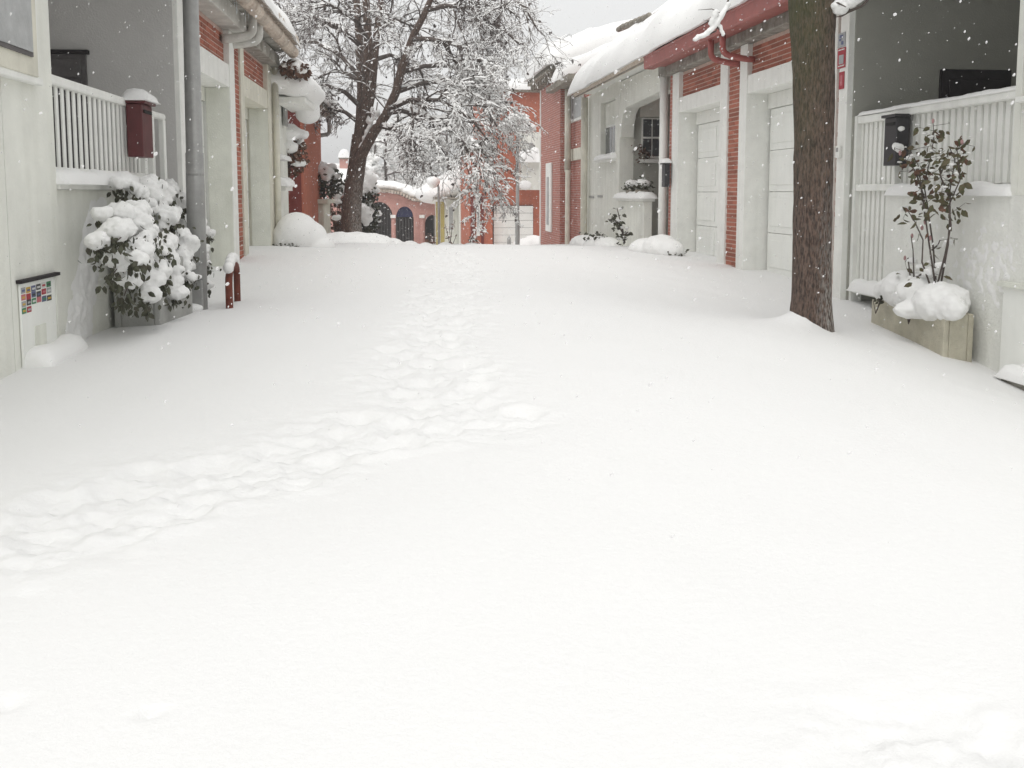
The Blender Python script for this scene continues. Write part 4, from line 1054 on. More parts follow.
# --- the big bare tree on the left
TY = 23.5
tb = at(351, 238, TY); tb.z = gz(tb.x, tb.y)+CZ-.1
big = empty('bare_tree', tb); tag(big, 'big bare tree with snow on every twig, dark forked trunk', 'tree')
rg = random.Random(21)
def TP(px_, py_, dy=0): return at(px_, py_, TY+dy)-tb
trunkP = [TP(351, 236), TP(351, 222), TP(352, 205), TP(354, 185), TP(357, 165), TP(359, 148), TP(360, 135)]
prim = []
prim.append((trunkP, [.26, .225, .21, .20, .19, .185, .17]))
stemsT = [([(358, 152, 0), (361, 120, 0), (362, 90, .1), (360, 55, .2), (358, 20, .3), (355, -20, .4), (350, -70, .5)], .135, .05),
          ([(361, 132, 0), (366, 105, -.1), (368, 75, -.2), (368, 40, -.3), (366, 0, -.4), (368, -50, -.4)], .14, .06),
          ([(364, 128, 0), (371, 95, .2), (374, 65, .3), (377, 30, .4), (381, 0, .5), (388, -50, .7)], .11, .05),
          ([(356, 168, -.1), (364, 150, -.2), (374, 132, -.3), (386, 115, -.4), (396, 92, -.5), (401, 70, -.5), (413, 36, -.6), (424, 15, -.7), (434, -8, -.8), (452, -50, -1)], .125, .05)]
for pl, r0_, r1_ in stemsT:
    n = len(pl); prim.append(([TP(*p) for p in pl], [r0_+(r1_-r0_)*k/(n-1) for k in range(n)]))
limbs = [[(412, 39, -.6), (430, 39, -1), (447, 43, -1.2), (462, 47, -1.5), (480, 62, -1.8)], [(427, 10, -.7), (445, 6, -1), (468, 7, -1.2), (482, 16, -1.5), (501, 27, -1.8), (520, 45, -2)],
         [(386, 113, -.4), (402, 111, -.8), (425, 116, -1.2), (450, 126, -1.5), (466, 148, -1.8), (478, 172, -1.9)], [(396, 92, -.5), (420, 84, -.3), (445, 80, 0), (468, 94, .2), (488, 110, .3), (500, 132, .3)],
         [(401, 72, -.5), (425, 66, .2), (450, 66, .8), (480, 80, 1.2), (505, 100, 1.4)], [(388, 110, -.4), (410, 100, -1.2), (440, 100, -1.8), (470, 118, -2.1), (488, 140, -2.2)],
         [(364, 110, 0), (345, 92, -.5), (322, 84, -1), (303, 90, -1.3), (296, 104, -1.4)], [(361, 78, .1), (340, 55, .5), (315, 42, 1), (292, 44, 1.4), (272, 58, 1.6)], [(360, 45, .2), (338, 26, -.5), (312, 18, -1), (285, 24, -1.5), (266, 40, -1.7)],
         [(357, 15, .3), (335, -5, .8), (305, -12, 1.2), (280, 0, 1.5), (262, 20, 1.6)], [(368, 40, -.3), (355, 20, -1.2), (330, 5, -2), (305, 10, -2.3)], [(377, 30, .4), (395, 20, 1), (410, 24, 1.5), (425, 40, 1.8)], [(374, 60, .3), (390, 55, 1), (405, 60, 1.4), (420, 78, 1.6)],
         [(381, 0, .5), (400, -12, .9), (425, -12, 1.3), (455, 0, 1.6), (475, 20, 1.8)], [(440, -20, -.8), (470, -22, -1.2), (500, -12, -1.6), (525, 8, -1.9), (538, 30, -2)], [(434, -8, -.8), (460, -8, -.2), (495, 0, .3), (520, 18, .6)],
         [(371, 90, .2), (350, 75, .9), (335, 70, 1.3), (318, 78, 1.5)], [(362, 125, 0), (345, 112, .3), (330, 108, .6), (318, 112, .8)], [(378, 125, -.3), (395, 130, -.9), (412, 140, -1.2), (424, 156, -1.4)],
         [(445, 43, -1.2), (452, 58, -1.1), (470, 72, -1), (488, 92, -1)]]
br_all = []
for P, rr in prim: br_all.append((P, rr, 0))
for pl in limbs:
    n = len(pl); P = [TP(*p) for p in pl]
    rr = [.058*(1-.72*k/(n-1)) for k in range(n)]
    grow(P, rr, 1, 4, rg, br_all, {1: 12, 2: 8, 3: 5}, .14, (.35, 1.15), (.38, .6))
for pl, rr in [(prim[1][0], .03), (prim[2][0], .03), (prim[3][0], .03), (prim[4][0], .03)]:
    grow(pl, [rr]*len(pl), 2, 4, rg, br_all, {2: 9, 3: 6}, .12, (.5, 1.2), (.2, .34))
trunk_b = [b for b in br_all if b[2] == 0]; xa_, xb_, zf_ = TP(336, 150).x, TP(384, 150).x, TP(360, 124).z
tw_b = [b for b in br_all if b[2] >= 1 and not (b[2] >= 2 and any(xa_ < p.x < xb_ and p.z < zf_ for p in b[0]))]
link('trunk', tree_meshes(trunk_b, (12,)).mesh('trunk', M['bark'], True), big)
tag(link('crown', tree_meshes([b for b in tw_b if b[2] < 4]).mesh('crown', M['twig']), big), kind='stuff')
M['rimetwig'] = mat('rimed_twig', (.27, .23, .225), .9, .3, 14)
tag(link('fine_twigs', tree_meshes([b for b in tw_b if b[2] >= 4]).mesh('fine_twigs', M['rimetwig']), big), kind='stuff')
lx, lz = TP(425, 100).x, TP(425, 62).z
heavy = [b for b in tw_b if b[0][0].x > lx and b[0][0].z < lz]; hid = set(id(b) for b in heavy); light = [b for b in tw_b if id(b) not in hid]
st1 = snow_strips(light, rg, 1, .95, .014, .74); st2 = snow_strips(heavy, rg, 1, 1.25, .018, .86); k0 = len(st1.v)
st1.v += st2.v; st1.f += [tuple(k0+i for i in f) for f in st2.f]
tag(link('branch_snow', st1.mesh('branch_snow', M['snow']), big), kind='stuff')
print('big tree branches', len(br_all))
pods = MB()
ends = [b[0][-1] for b in tw_b if b[2] == 4]
for e in rg.sample(ends, min(600, len(ends))):
    for k in range(2): leaf_at(pods, e+Vector((rg.gauss(0, .02), rg.gauss(0, .02), -.02)), rg.uniform(.04, .09), rg, 1.2)
tag(link('hanging_leaves', pods.mesh('hanging_leaves', M['pod']), big), kind='stuff')
ck = MB()
low = [b for b in tw_b if b[2] >= 2 and b[0][-1].x > TP(420, 100).x and b[0][-1].z < TP(420, 78).z]
for P, rr, lv in rg.sample(low, min(600, len(low))):
    c_ = P[-1].lerp(P[-2], .5); r_ = rg.uniform(.015, .04); ck.ico(tuple(c_+Vector((0, 0, r_*.3))), (r_*1.5, r_*1.3, r_*.8), 1, .35, rg)
oth = [b for b in tw_b if b[2] >= 2]
for P, rr, lv in rg.sample(oth, min(700, len(oth))):
    c_ = P[1]; r_ = rg.uniform(.012, .032); ck.ico(tuple(c_+Vector((0, 0, r_*.4))), (r_*1.5, r_*1.2, r_*.7), 1, .2, rg)
tag(link('snow_clumps', ck.mesh('snow_clumps', M['snow'], True), big), kind='stuff')
# snow plastered in the fork
lumps('fork_snow', [(tuple(TP(px_, py_, -.16)), (.055, .05, .09)) for px_, py_ in ((361, 146), (364, 140), (366, 133), (369, 128), (371, 123), (360, 153), (374, 118), (368, 120), (372, 110), (378, 113))], .02, .04, .08, None, big)
tag(last('fork_snow'), kind='stuff')

# --- street tree on the right
tz = gz(TREE.x, TREE.y)+CZ-.3
tree = empty('street_tree', (TREE.x, TREE.y, tz)); tag(tree, 'mossy street tree trunk standing in the snow in front of the garages', 'tree')
tv = Vector((TREE.x, TREE.y, tz)); TD = TREE.y
def UP(px_, py_, dy=0): return at(px_, py_, TD+dy)-tv
tp = [UP(811, 352), UP(811, 330), UP(811.5, 300), UP(812, 250), UP(813, 200), UP(814, 140), UP(814, 90), UP(813, 40), UP(812.5, 15), UP(812, -15), UP(810, -60)]
tr_ = [.235, .188, .164, .156, .156, .158, .163, .176, .186, .200, .19]
# resample finely so that the bark has real relief
fine = []; fr = []
for i in range(len(tp)-1):
    for k in range(7): fine.append(tp[i].lerp(tp[i+1], k/7)); fr.append(tr_[i]+(tr_[i+1]-tr_[i])*k/7)
mb = MB().tube(fine, fr, 40)
for i in range(len(mb.v)):
    p = Vector(mb.v[i]); c_ = min(fine, key=lambda q: (q-p).length_squared); d_ = p-c_; d_.z = 0
    if d_.length > 1e-5:
        a_ = math.atan2(d_.y, d_.x)
        k = .010*mnoise.noise(Vector((math.cos(a_)*5, math.sin(a_)*5, p.z*1.1)))+.009*abs(mnoise.noise(Vector((math.cos(a_)*9, math.sin(a_)*9, p.z*3.5))))+.004*mnoise.noise(Vector((math.cos(a_)*22, math.sin(a_)*22, p.z*9)))
        mb.v[i] = tuple(p+d_.normalized()*k)
link('trunk', mb.mesh('trunk', M['bark'], True), tree)
rg = random.Random(33); bb = []
for (ex, ey, dy) in ((700, -260, -.5), (760, -330, .8), (880, -300, .3), (930, -180, -.3), (640, -170, .4), (820, -400, 0)):
    a, b = UP(810, -55), UP(ex, ey, dy); P = [a, a.lerp(b, .3)+Vector((0, 0, .1)), a.lerp(b, .65)+Vector((0, 0, .15)), b]
    grow(P, [.10, .075, .055, .03], 1, 4, rg, bb, {1: 7, 2: 5, 3: 4}, .04, (.4, 1.1), (.4, .6))
# drooping snowy twigs that reach into the picture
tips = []
def twig(pl, r): tips.append(([UP(*p) for p in pl], [r*(1-.7*k/(len(pl)-1)) for k in range(len(pl))], 1))
bb = [b for b in bb if min(p.z for p in b[0]) > UP(810, -25).z]
twig([(745, -60, -.6), (735, -15, -.7), (727, 3, -.72), (720, 22, -.72), (716, 31, -.72)], .010)
twig([(722, 14, -.72), (712, 9, -.74), (698, 10, -.76)], .005); twig([(720, 22, -.72), (712, 21, -.74), (703, 20, -.75)], .004); twig([(717, 27, -.72), (722, 33, -.70), (725, 38, -.7)], .005); twig([(716, 31, -.72), (706, 36, -.72), (696, 40, -.72)], .006)
twig([(826, -5, 0), (840, 2, -.1), (850, 11, -.15), (862, 6, -.2), (874, -6, -.25)], .022); twig([(850, 11, -.15), (842, 16, -.16), (836, 17, -.16)], .010)
twig([(827, 5, -.1), (838, 3, -.2), (846, 7, -.25)], .012)
allb = bb+tips
tag(link('crown', tree_meshes(allb).mesh('crown', M['twig']), tree), kind='stuff')
tag(link('branch_snow', snow_strips(bb, rg, 1, 1.0, .02, .8).mesh('branch_snow', M['snow']), tree), kind='stuff')
def along(pl, r, k, dz_=.0):
    P = [UP(*p) for p in pl]; out = []
    for i in range(len(P)-1):
        for j in range(k): out.append((tuple(P[i].lerp(P[i+1], j/k)+Vector((0, 0, dz_))), (r*1.1, r, r*rg.uniform(.7, 1.1))))
    return out
tag(lumps('twig_snow', along([(728, 6, -.73), (722, 16, -.74), (716, 26, -.74), (706, 35, -.74), (694, 41, -.74)], .021, 9, .010)+along([(720, 26, -.72), (724, 36, -.72)], .013, 6)+along([(716, 12, -.76), (710, 26, -.74)], .02, 6)
    +along([(836, -2, -.12), (843, 5, -.15), (850, 5, -.18), (860, 0, -.2), (870, -8, -.25)], .05, 6, .03)+along([(836, 14, -.16), (845, 14, -.16)], .028, 4, .02)+along([(836, 6, -.16), (845, 8, -.16)], .05, 4, .0), .008, .012, .05, None, tree), kind='stuff')

# --- snow-covered shrubs
def shrub(name, label, c, rx, ry, rz, n_leaf, n_lump, rg, leafm, lsize=.06, lump=(.08, .16), top=.4, cat='bush', voxel=.03):
    """c: base centre; leaves through the volume, snow lumps on its upper side"""
    root = empty(name, c); tag(root, label, cat)
    lm_, it, sm_ = MB(), [], MB()
    for k in range(n_leaf):
        while True:
            p = Vector((rg.uniform(-1, 1), rg.uniform(-1, 1), rg.uniform(-1, 1)))
            if p.length <= 1: break
        p = Vector((p.x*rx, p.y*ry, rz+p.z*rz)); leaf_at(lm_, p, lsize, rg, .2)
    for k in range(n_lump):
        a_ = rg.uniform(0, 6.283); e_ = rg.uniform(-.5, 1.57) if rg.random() > top else rg.uniform(.5, 1.57); q = rg.uniform(.75, 1.02)
        p = Vector((math.cos(a_)*math.cos(e_)*rx*q, math.sin(a_)*math.cos(e_)*ry*q, rz+math.sin(e_)*rz*q)); r_ = rg.uniform(*lump)
        it.append((tuple(p), (r_*1.25, r_*1.1, r_*.75)))
    for k in range(7):
        a_ = rg.uniform(0, 6.283); sm_.tube([(0, 0, 0), (math.cos(a_)*rx*.4, math.sin(a_)*ry*.4, rz), (math.cos(a_)*rx*.8, math.sin(a_)*ry*.8, rz*1.5)], [.02, .014, .005], 5)
    tag(link('foliage', lm_.mesh('foliage', leafm), root), kind='stuff'); link('stem', sm_.mesh('stem', M['twig'], True), root)
    tag(lumps('branch_snow', it, voxel, lump[0]*.5, lump[1]*.7, None, root, 2), kind='stuff'); return root
def sbase(px_, py_, s, side=LS):   # a foot on the snow under a pixel column at distance s
    r = ray(px_, 193); tt_ = s/r.dot(side.d); return Vector((tt_*r.x, tt_*r.y, gz(tt_*r.x, tt_*r.y)+CZ))
rg = random.Random(44)
# round snow-buried shrub beside the left garages
p = sbase(296, 240, 17.2)
mound = empty('buried_shrub', p); tag(mound, 'round shrub wholly buried under a dome of snow by the left garages', 'bush')
tag(lumps('branch_snow', [((0, 0, .18), (.36, .40, .36)), ((.12, .1, .12), (.36, .4, .30)), ((-.1, -.05, .1), (.30, .3, .32)), ((.3, .1, -.02), (.3, .35, .2))], .03, .012, .3, None, mound, 3), kind='stuff')
lm_ = MB()
for k in range(60): leaf_at(lm_, (rg.uniform(-.33, .1), rg.uniform(-.42, -.3), rg.uniform(-.05, .06)), .05, rg)
tag(link('foliage', lm_.mesh('foliage', M['leaf']), mound), kind='stuff')
# heap of snow behind the crest
hp = []
for k, (a, b, r) in enumerate(((325, 238, .35), (340, 236, .45), (356, 236, .5), (372, 237, .45), (386, 240, .35), (398, 243, .25), (410, 243, .2), (425, 244, .2), (445, 244, .2), (458, 245, .2), (472, 244, .2))):
    q = at(a, b, 20.5+k*.15); hp.append((tuple(q-Vector((0, 0, r*.55))), (r*1.2, r, r*.75)))
tag(lumps('snow_heap', hp, .05, .04, .25), 'low heap of cleared snow behind the crest of the street', 'snow', kind='stuff')
# shrub right of the trunk, vine on the red house, pillar plants
p = at(362, 243, 27.5); p.z = gz(p.x, p.y)+CZ-.1; hh = (at(366, 168, 27.5).z-p.z)/2
sh = shrub('snowy_shrub', 'tall snow-laden shrub right behind the big tree trunk', p, .44, .45, hh, 1700, 90, rg, M['leaf'], .11, (.06, .17), .4, voxel=.04)
tag(lumps('snow_cap', [(tuple(at(363, 180, 27.5)), (.38, .38, .30)), (tuple(at(358, 186, 27.4)), (.4, .4, .35))], .05, .03, .3), 'dome of snow on the tall shrub behind the trunk', 'snow', kind='stuff')
q = LS.W(LS.S(296, .15), .1, 0); q.z = LS.W(0, 0, LS.F(296, 150, .1)[1]).z-.5
shrub('climbing_plant', 'snowy climbing plant with brown leaves at the shaded red wall', LS.W(19.6, -.05, .25), .35, .5, .45, 500, 26, rg, M['leafbrown'], .10, (.07, .16), .5, voxel=.035)
shrub('climbing_plant', 'reddish dry creeper at the far end of the clay tile eave', LS.W(17.2, .38, 1.80), .24, .5, .14, 420, 22, rg, M['leafbrown'], .09, (.04, .08), .5, voxel=.02)
shrub('snowy_shrub', 'snowy shrub on the cream pillar left of the big tree', LS.W(c0-.2, .1, -.14), .5, .7, .40, 420, 22, rg, M['leaf'], .12, (.08, .18), .6, voxel=.04)
shrub('snowy_shrub', 'snowy twiggy shrub between the cream pillar and the big trunk', at(338, 238, 27.0)-Vector((0, 0, .3)), .35, .5, .85, 420, 26, rg, M['leafbrown'], .12, (.06, .14), .5, voxel=.04)
# plants before the white house
p = RS.W(RS.S(622, .5), .45, 0); p.z = gz(p.x, p.y)+CZ
def sprig(name, label, base, pts_px, Y, lsz, nleaf, rg, lm):
    root = empty(name, base); tag(root, label, 'plant'); a1, a2, it = MB(), MB(), []
    for pl in pts_px:
        P = [at(x, y, Y+rg.uniform(-.1, .1))-base for x, y in pl]; a1.tube(P, [.014*(1-.6*k/len(P)) for k in range(len(P))], 5)
        for i in range(len(P)-1):
            for k in range(nleaf):
                c_ = P[i].lerp(P[i+1], rg.random())+Vector((rg.gauss(0, .05), rg.gauss(0, .05), rg.gauss(0, .05))); leaf_at(a2, c_, lsz, rg)
                if rg.random() < .16: it.append((tuple(c_), (.05, .05, .035)))
    link('stem', a1.mesh('stem', M['twig'], True), root); tag(link('foliage', a2.mesh('foliage', lm), root), kind='stuff')
    tag(lumps('branch_snow', it or [((0, 0, 0), (.05, .05, .04))], .02, .008, .1, None, root, 1), kind='stuff')
Yp = p.y
sprig('leafy_plant', 'spindly dark-leaved plant before the white house', p, [[(624, 244), (622, 232), (616, 222), (612, 216)], [(624, 244), (623, 230), (619, 216), (617, 208)], [(625, 243), (621, 225), (608, 219)], [(623, 236), (628, 232)]], Yp, .10, 7, rg, M['leaf'])
p2 = RS.W(RS.S(659, .45), .4, 0); p2.z = gz(p2.x, p2.y)+CZ
bs_ = empty('buried_shrub', p2); tag(bs_, 'low shrub buried in snow before the far garage, right side', 'bush')
tag(lumps('branch_snow', [((0, 0, .08), (.32, .45, .24)), ((-.15, .4, .05), (.3, .4, .2)), ((.1, -.3, .05), (.22, .3, .2))], .03, .015, .25, None, bs_), kind='stuff')
lm_ = MB()
for k in range(50): leaf_at(lm_, (rg.uniform(-.1, .3), rg.uniform(-.62, -.4), rg.uniform(-.06, .08)), .06, rg)
tag(link('foliage', lm_.mesh('foliage', M['leaf']), bs_), kind='stuff')
p3 = RS.W(RS.S(600, .4), .4, 0); p3.z = gz(p3.x, p3.y)+CZ
bs_ = empty('buried_shrub', p3); tag(bs_, 'small shrub buried in snow at the foot of the white house wall', 'bush')
tag(lumps('branch_snow', [((0, 0, .0), (.35, .6, .2)), ((-.2, .8, 0), (.3, .6, .2)), ((.05, -.6, 0), (.3, .5, .2))], .03, .03, .2, None, bs_), kind='stuff')
lm_ = MB()
for k in range(90): leaf_at(lm_, (rg.uniform(-.3, .1), rg.uniform(-.5, .9), rg.uniform(.1, .25)), .08, rg)
tag(link('foliage', lm_.mesh('foliage', M['leaf']), bs_), kind='stuff')
# pots on the low wall
def pot(s, label, k):
    z0 = -.10; t = Thing(RS, 'flower_pot', label, 'flower pot', s, .02, z0)
    t.part('pot', MB().tube([t.P(s, .02, z0), t.P(s, .02, z0+.16)], [.11, .15], 12), M['stonetile'], smooth=True)
    lm2 = MB()
    for i in range(80): leaf_at(lm2, t.P(s+rg.gauss(0, .12), .02+rg.gauss(0, .08), z0+.24+rg.gauss(0, .05)), .08, rg)
    tag(t.part('foliage', lm2, M['leaf']), kind='stuff')
    tag(lumps('snow_cap', [(tuple(RS.W(s, .02, z0+.28)), (.16, .17, .08)), (tuple(RS.W(s+.08, .04, z0+.30)), (.11, .11, .07))], .02, .012, .1), 'snow on the '+label, 'snow', kind='stuff')
pot(lw0+.45, 'wide stone flower pot at the near end of the low garden wall', 0); pot(lw0+1.25, 'flower pot with snowy plant at the far end of the low garden wall', 1)
ps = Thing(RS, 'flower_pot', 'dark potted plant on the porch window sill of the white house', 'flower pot', sC-.08, na+.02, .70)
lm2 = MB()
for i in range(110): leaf_at(lm2, ps.P(sC-.1+rg.gauss(0, .04), na-.02+rg.gauss(0, .08), .80+rg.gauss(0, .09)), .07, rg)
tag(ps.part('foliage', lm2, M['leafbrown']), kind='stuff'); ps.part('pot', MB().tube([ps.P(sC-.1, na-.02, .701), ps.P(sC-.1, na-.02, .80)], [.05, .07], 10), M['stonetile'])

# ================================================================== the far end of the street
def fbox(t, name, x0, x1, y0, y1, Y0, depth, m, parent=None, zlow=None, bev=0):
    """box whose front, at distance Y0, spans the given pixels; t is the thing's Empty"""
    a, b = at(x0, y0, Y0), at(x1, y1, Y0); z0 = zlow if zlow is not None else b.z; l = t.location
    o = link(name, MB().box(a.x-l.x, b.x-l.x, Y0-l.y, Y0+depth-l.y, z0-l.z, a.z-l.z).mesh(name, m), parent or t)
    if bev: bevel(o, bev)
    return o
def root(name, label, cat, px_, Y, group=None):
    a = at(px_, 240, Y); return tag(empty(name, (a.x, Y, gz(a.x, Y)+CZ-.3)), label, cat, group)
bpy.context.view_layer.update()
def cap_w(x0, x1, y, Y, depth, T, label, **kw):
    a, b = at(x0, y, Y), at(x1, y, Y); SEED[0] += 1
    return tag(link('snow_cap', cap_mesh('snow_cap', b.x-a.x, depth, T, seed=SEED[0], seg=.12, **kw), None, ((a.x+b.x)/2, Y+depth/2, a.z)), label, 'snow', kind='stuff')
# red house with a white garage door, facing us
Y = 38.5; t = root('house', 'red house with a white garage door at the bend of the street', 'house', 505, Y); zl = t.location.z-.6
fbox(t, 'wall', 484, 552, 92, 240, Y, 6, M['redwall'], zlow=zl)
fbox(t, 'side_wing', 469, 492.5, 152, 240, Y-.5, 6, M['redwall'], zlow=zl)
for x0, x1 in ((470.5, 474.5), (481, 484)): fbox(t, 'dark_strip', x0, x1, 194, 244, Y-.53, .028, M['darkred'])  # raised strips with the shade of a hollow put into the colour
w_ = fbox(t, 'slit_window', 476.5, 480, 196, 236, Y-.55, .048, M['white']); fbox(t, 'pane', 477.3, 479.2, 207, 232, Y-.565, .012, M['glassgrey'], w_)
gd = fbox(t, 'garage_door', 493.3, 533, 205.5, 246, Y-.06, .058, M['dark'])
for k in range(6): fbox(t, 'panel', 493.8, 533, 206+k*7.3, 212.9+k*7.3, Y-.09, .028, M['door'], gd)
bw = fbox(t, 'balcony', 521, 545, 132, 190, Y-.6, .598, M['plaster']); fbox(t, 'window', 528, 533.5, 143, 151, Y-.63, .028, M['galv'], bw)
fbox(t, 'eave', 466, 494, 148, 152, Y-.8, 1.2, M['stonetile']); fbox(t, 'eave', 482, 556, 89, 92, Y-.3, 1.0, M['stonetile'])
cap_w(482, 556, 89, Y-.35, 4, .42, 'snow on the upper roof of the red house at the bend', rough=.1)
cap_w(465, 495, 148, Y-.85, 2.0, .3, 'snow on the lower wing roof of the red house at the bend', rough=.2)
cap_w(519, 540, 162, Y-.95, .34, .5, 'snow bulging over the white balcony of the red house', rough=.2)
lumps('snow_cap', [(tuple(at(478, 197, Y-.6)), (.1, .08, .12)), (tuple(at(525, 185, Y-.7)), (.25, .12, .18))], .04, .02); tag(last('snow_cap'), 'snow on the slit window hood of the red house', 'snow', kind='stuff')
sprig('leafy_plant', 'small snowy plant at the corner of the red house', at(473, 246, Y-1), [[(473, 246), (472, 240), (470, 237)], [(473, 246), (475, 239)]], Y-1, .14, 8, rg, M['leaf'])
bo = root('bollard', 'dark bollard in front of the distant white garage door', 'bollard', 509, Y-1.5)
l = bo.location; b_ = at(509, 236, Y-1.5); link('post', MB().tube([(0, 0, -.1), (0, 0, b_.z-l.z-.1), (0, 0, b_.z-l.z)], [.07, .07, .03], 10).mesh('post', M['galv'], True), bo)
lumps('snow_heap', [(tuple(at(527, 248, Y-1.2)), (.6, .5, .38)), (tuple(at(533, 247, Y-1.2)), (.5, .5, .45))], .05, .03, .3); tag(last('snow_heap'), 'snow heap against the distant white garage door', 'snow', kind='stuff')
# white house with a big snowy roof
Y = 45; t = root('house', 'small white house with a big snowy roof beside the pink arcade', 'house', 452, Y); zl = t.location.z-.6
fbox(t, 'wall', 437, 476, 200, 240, Y, 7, M['plaster'], zlow=zl); fbox(t, 'corner_trim', 436, 438.5, 199, 240, Y-.1, .3, M['yellow'], zlow=zl)
fbox(t, 'corner_trim', 440.5, 444.5, 200, 240, Y-.05, .048, M['yellow'], zlow=zl)
w_ = fbox(t, 'window', 448, 454, 205, 232, Y-.06, .058, M['white']); fbox(t, 'pane', 449, 453, 207, 230, Y-.08, .018, M['glassgrey'], w_)
fbox(t, 'eave', 433, 478, 197, 199.5, Y-.6, 1.2, M['stonetile'])
fbox(t, 'side_wall', 460, 470, 188, 240, Y-1.5, 1.4, M['plaster'], zlow=zl)
a, b, c_ = at(429, 198, Y-.7), at(480, 197, Y-.7), at(470, 172, Y+3)
lumps('roof_snow', [(tuple(at(x, y, Y+.8)), (1.0, 1.4, r)) for x, y, r in ((437, 194, .45), (445, 190, .55), (454, 187, .65), (463, 183, .75), (472, 180, .85), (478, 178, .85))], .10, .04, .6); tag(last('roof_snow'), 'big smooth snow roof of the small white house', 'snow', kind='stuff')
# pink arcade
Y = 48; t = root('arcade', 'pink building with arched openings at the end of the street', 'building', 405, Y); l = t.location; zl = l.z-.8
arches = [(379, 13.5, 202, 217), (404.5, 9.0, 206.5, 219), (432, 7.5, 215, 226), (352, 11, 202, 217)]
def zt_at(px_): return np.interp(px_, [320, 372, 390, 400, 412, 425, 436], [186, 192, 193, 195, 201, 203, 203])
mb = MB(); xs = np.arange(322, 437.01, .75)
for i in range(len(xs)-1):
    x0, x1 = xs[i], xs[i+1]
    def low_(x):
        for cx_, hw, yt, ys_ in arches:
            if abs(x-cx_) <= hw: return at(x, ys_-(ys_-yt)*math.sqrt(max(0, 1-((x-cx_)/hw)**2)), Y).z
        return zl
    za, zb_ = low_(x0), low_(x1); xm = (x0+x1)/2
    if (za == zl) != (zb_ == zl): za = zb_ = max(za, zb_) if low_(xm) != zl else zl
    ta, tb_ = at(x0, zt_at(x0), Y).z, at(x1, zt_at(x1), Y).z; A, B = at(x0, 200, Y).x, at(x1, 200, Y).x
    k = len(mb.v)
    for yy in (Y, Y+.5): mb.v += [(A-l.x, yy-l.y, za-l.z), (B-l.x, yy-l.y, zb_-l.z), (B-l.x, yy-l.y, tb_-l.z), (A-l.x, yy-l.y, ta-l.z)]
    mb.f += [(k, k+1, k+2, k+3), (k+7, k+6, k+5, k+4), (k, k+4, k+5, k+1), (k+3, k+2, k+6, k+7), (k+1, k+5, k+6, k+2), (k, k+3, k+7, k+4)]
link('arched_wall', mb.mesh('arched_wall', M['pink']), t)
fbox(t, 'back_wall', 322, 437, 195, 240, Y+2.2, .3, M['archdark'], zlow=zl)  # darkness behind the arches put into a near-black wall colour
for px_ in (393, 422): fbox(t, 'pillar', px_-1.8, px_+1.8, 218, 240, Y-.15, .148, M['pink'], zlow=zl); fbox(t, 'capital', px_-2.6, px_+2.6, 215, 218, Y-.22, .4, M['white'])
fl = fbox(t, 'fanlight', 396.5, 412.5, 206, 217, Y+.55, .05, M['blueglass'])
for k in range(9): fbox(t, 'grille_bar', 366+k*3, 366.6+k*3, 205, 240, Y+.6, .04, M['galv'], zlow=zl)
for k in range(6): fbox(t, 'grille_bar', 396.6+k*3, 397.2+k*3, 218, 240, Y+.6, .04, M['galv'], zlow=zl)
for k in range(22):
    px_ = 372+k*2.9; y_ = zt_at(px_); fbox(t, 'roof_tile', px_-1.2, px_+1.2, y_-3.4, y_-.4, Y-.35, .8, M['tile'])
lumps('roof_snow', [(tuple(at(x, zt_at(x)-6.5, Y+.9)), (.5, 1.1, .26)) for x in np.arange(322, 437, 6)], .08, .08, .4); tag(last('roof_snow'), 'uneven snow on the tiled top of the pink arcade', 'snow', kind='stuff')
# snowy roof and chimney behind the big trunk
Y = 52; t = root('house', 'low house with a white snow roof and pink chimney behind the big tree', 'house', 333, Y); zl = t.location.z-.6
fbox(t, 'wall', 318, 362, 184, 240, Y, 6, M['pink'], zlow=zl); fbox(t, 'eave', 316, 364, 183, 185.5, Y-.5, 1, M['stonetile'])
ch = fbox(t, 'chimney', 339.5, 347.5, 159, 172, Y+1.5, .6, M['pink']); fbox(t, 'chimney_cap', 338.5, 348.5, 157.5, 159, Y+1.4, .8, M['stonetile'], ch)
mb = MB(); a, b = at(315, 184, Y-.6), at(366, 184, Y-.6); e_, f_ = at(322, 165, Y+2.8), at(360, 165, Y+2.8)
lumps('roof_snow', [(tuple(at(x, y, Y+k)), (1.0, .9, .35)) for k, y in ((0, 181), (1, 178), (2, 174), (3, 170)) for x in np.arange(318+k*2, 364-k*2, 8)], .10, .04, .8); tag(last('roof_snow'), 'smooth snow roof behind the big tree trunk', 'snow', kind='stuff')
cap_w(338, 349, 157.5, Y+1.35, .9, .42, 'snow cap on the pink chimney')
# far lamp posts
t = root('lamp_post', 'short lamp post with a snow-topped globe before the white house', 'lamp post', 439, 40, 'far street lamps'); l = t.location
a = at(438.8, 184, 40)-l; link('pole', MB().tube([(0, 0, -.3), (0, 0, a.z-.15), (a.x*.1-.03, 0, a.z), (-.12, 0, a.z+.04)], [.05, .045, .04, .035], 10).mesh('pole', M['galv2'], True), t)
link('globe', MB().ico((-.20, 0, a.z-.03), (.17, .17, .13), 2).mesh('globe', M['white'], True), t)
lumps('snow_cap', [(tuple(l+Vector((-.20, 0, a.z+.10))), (.27, .25, .19))], .03, .015); tag(last('snow_cap'), 'ball of snow on the short far lamp post', 'snow', kind='stuff')
t = root('lamp_post', 'tall grey lamp post before the distant white garage door', 'lamp post', 517.5, 34, 'far street lamps'); l = t.location
a = at(517.5, 128, 34)-l; link('pole', MB().tube([(0, 0, -.4), (0, 0, 1.2), (0, 0, 1.21), (0, 0, a.z)], [.075, .075, .06, .05], 12).mesh('pole', M['galv2'], True), t)
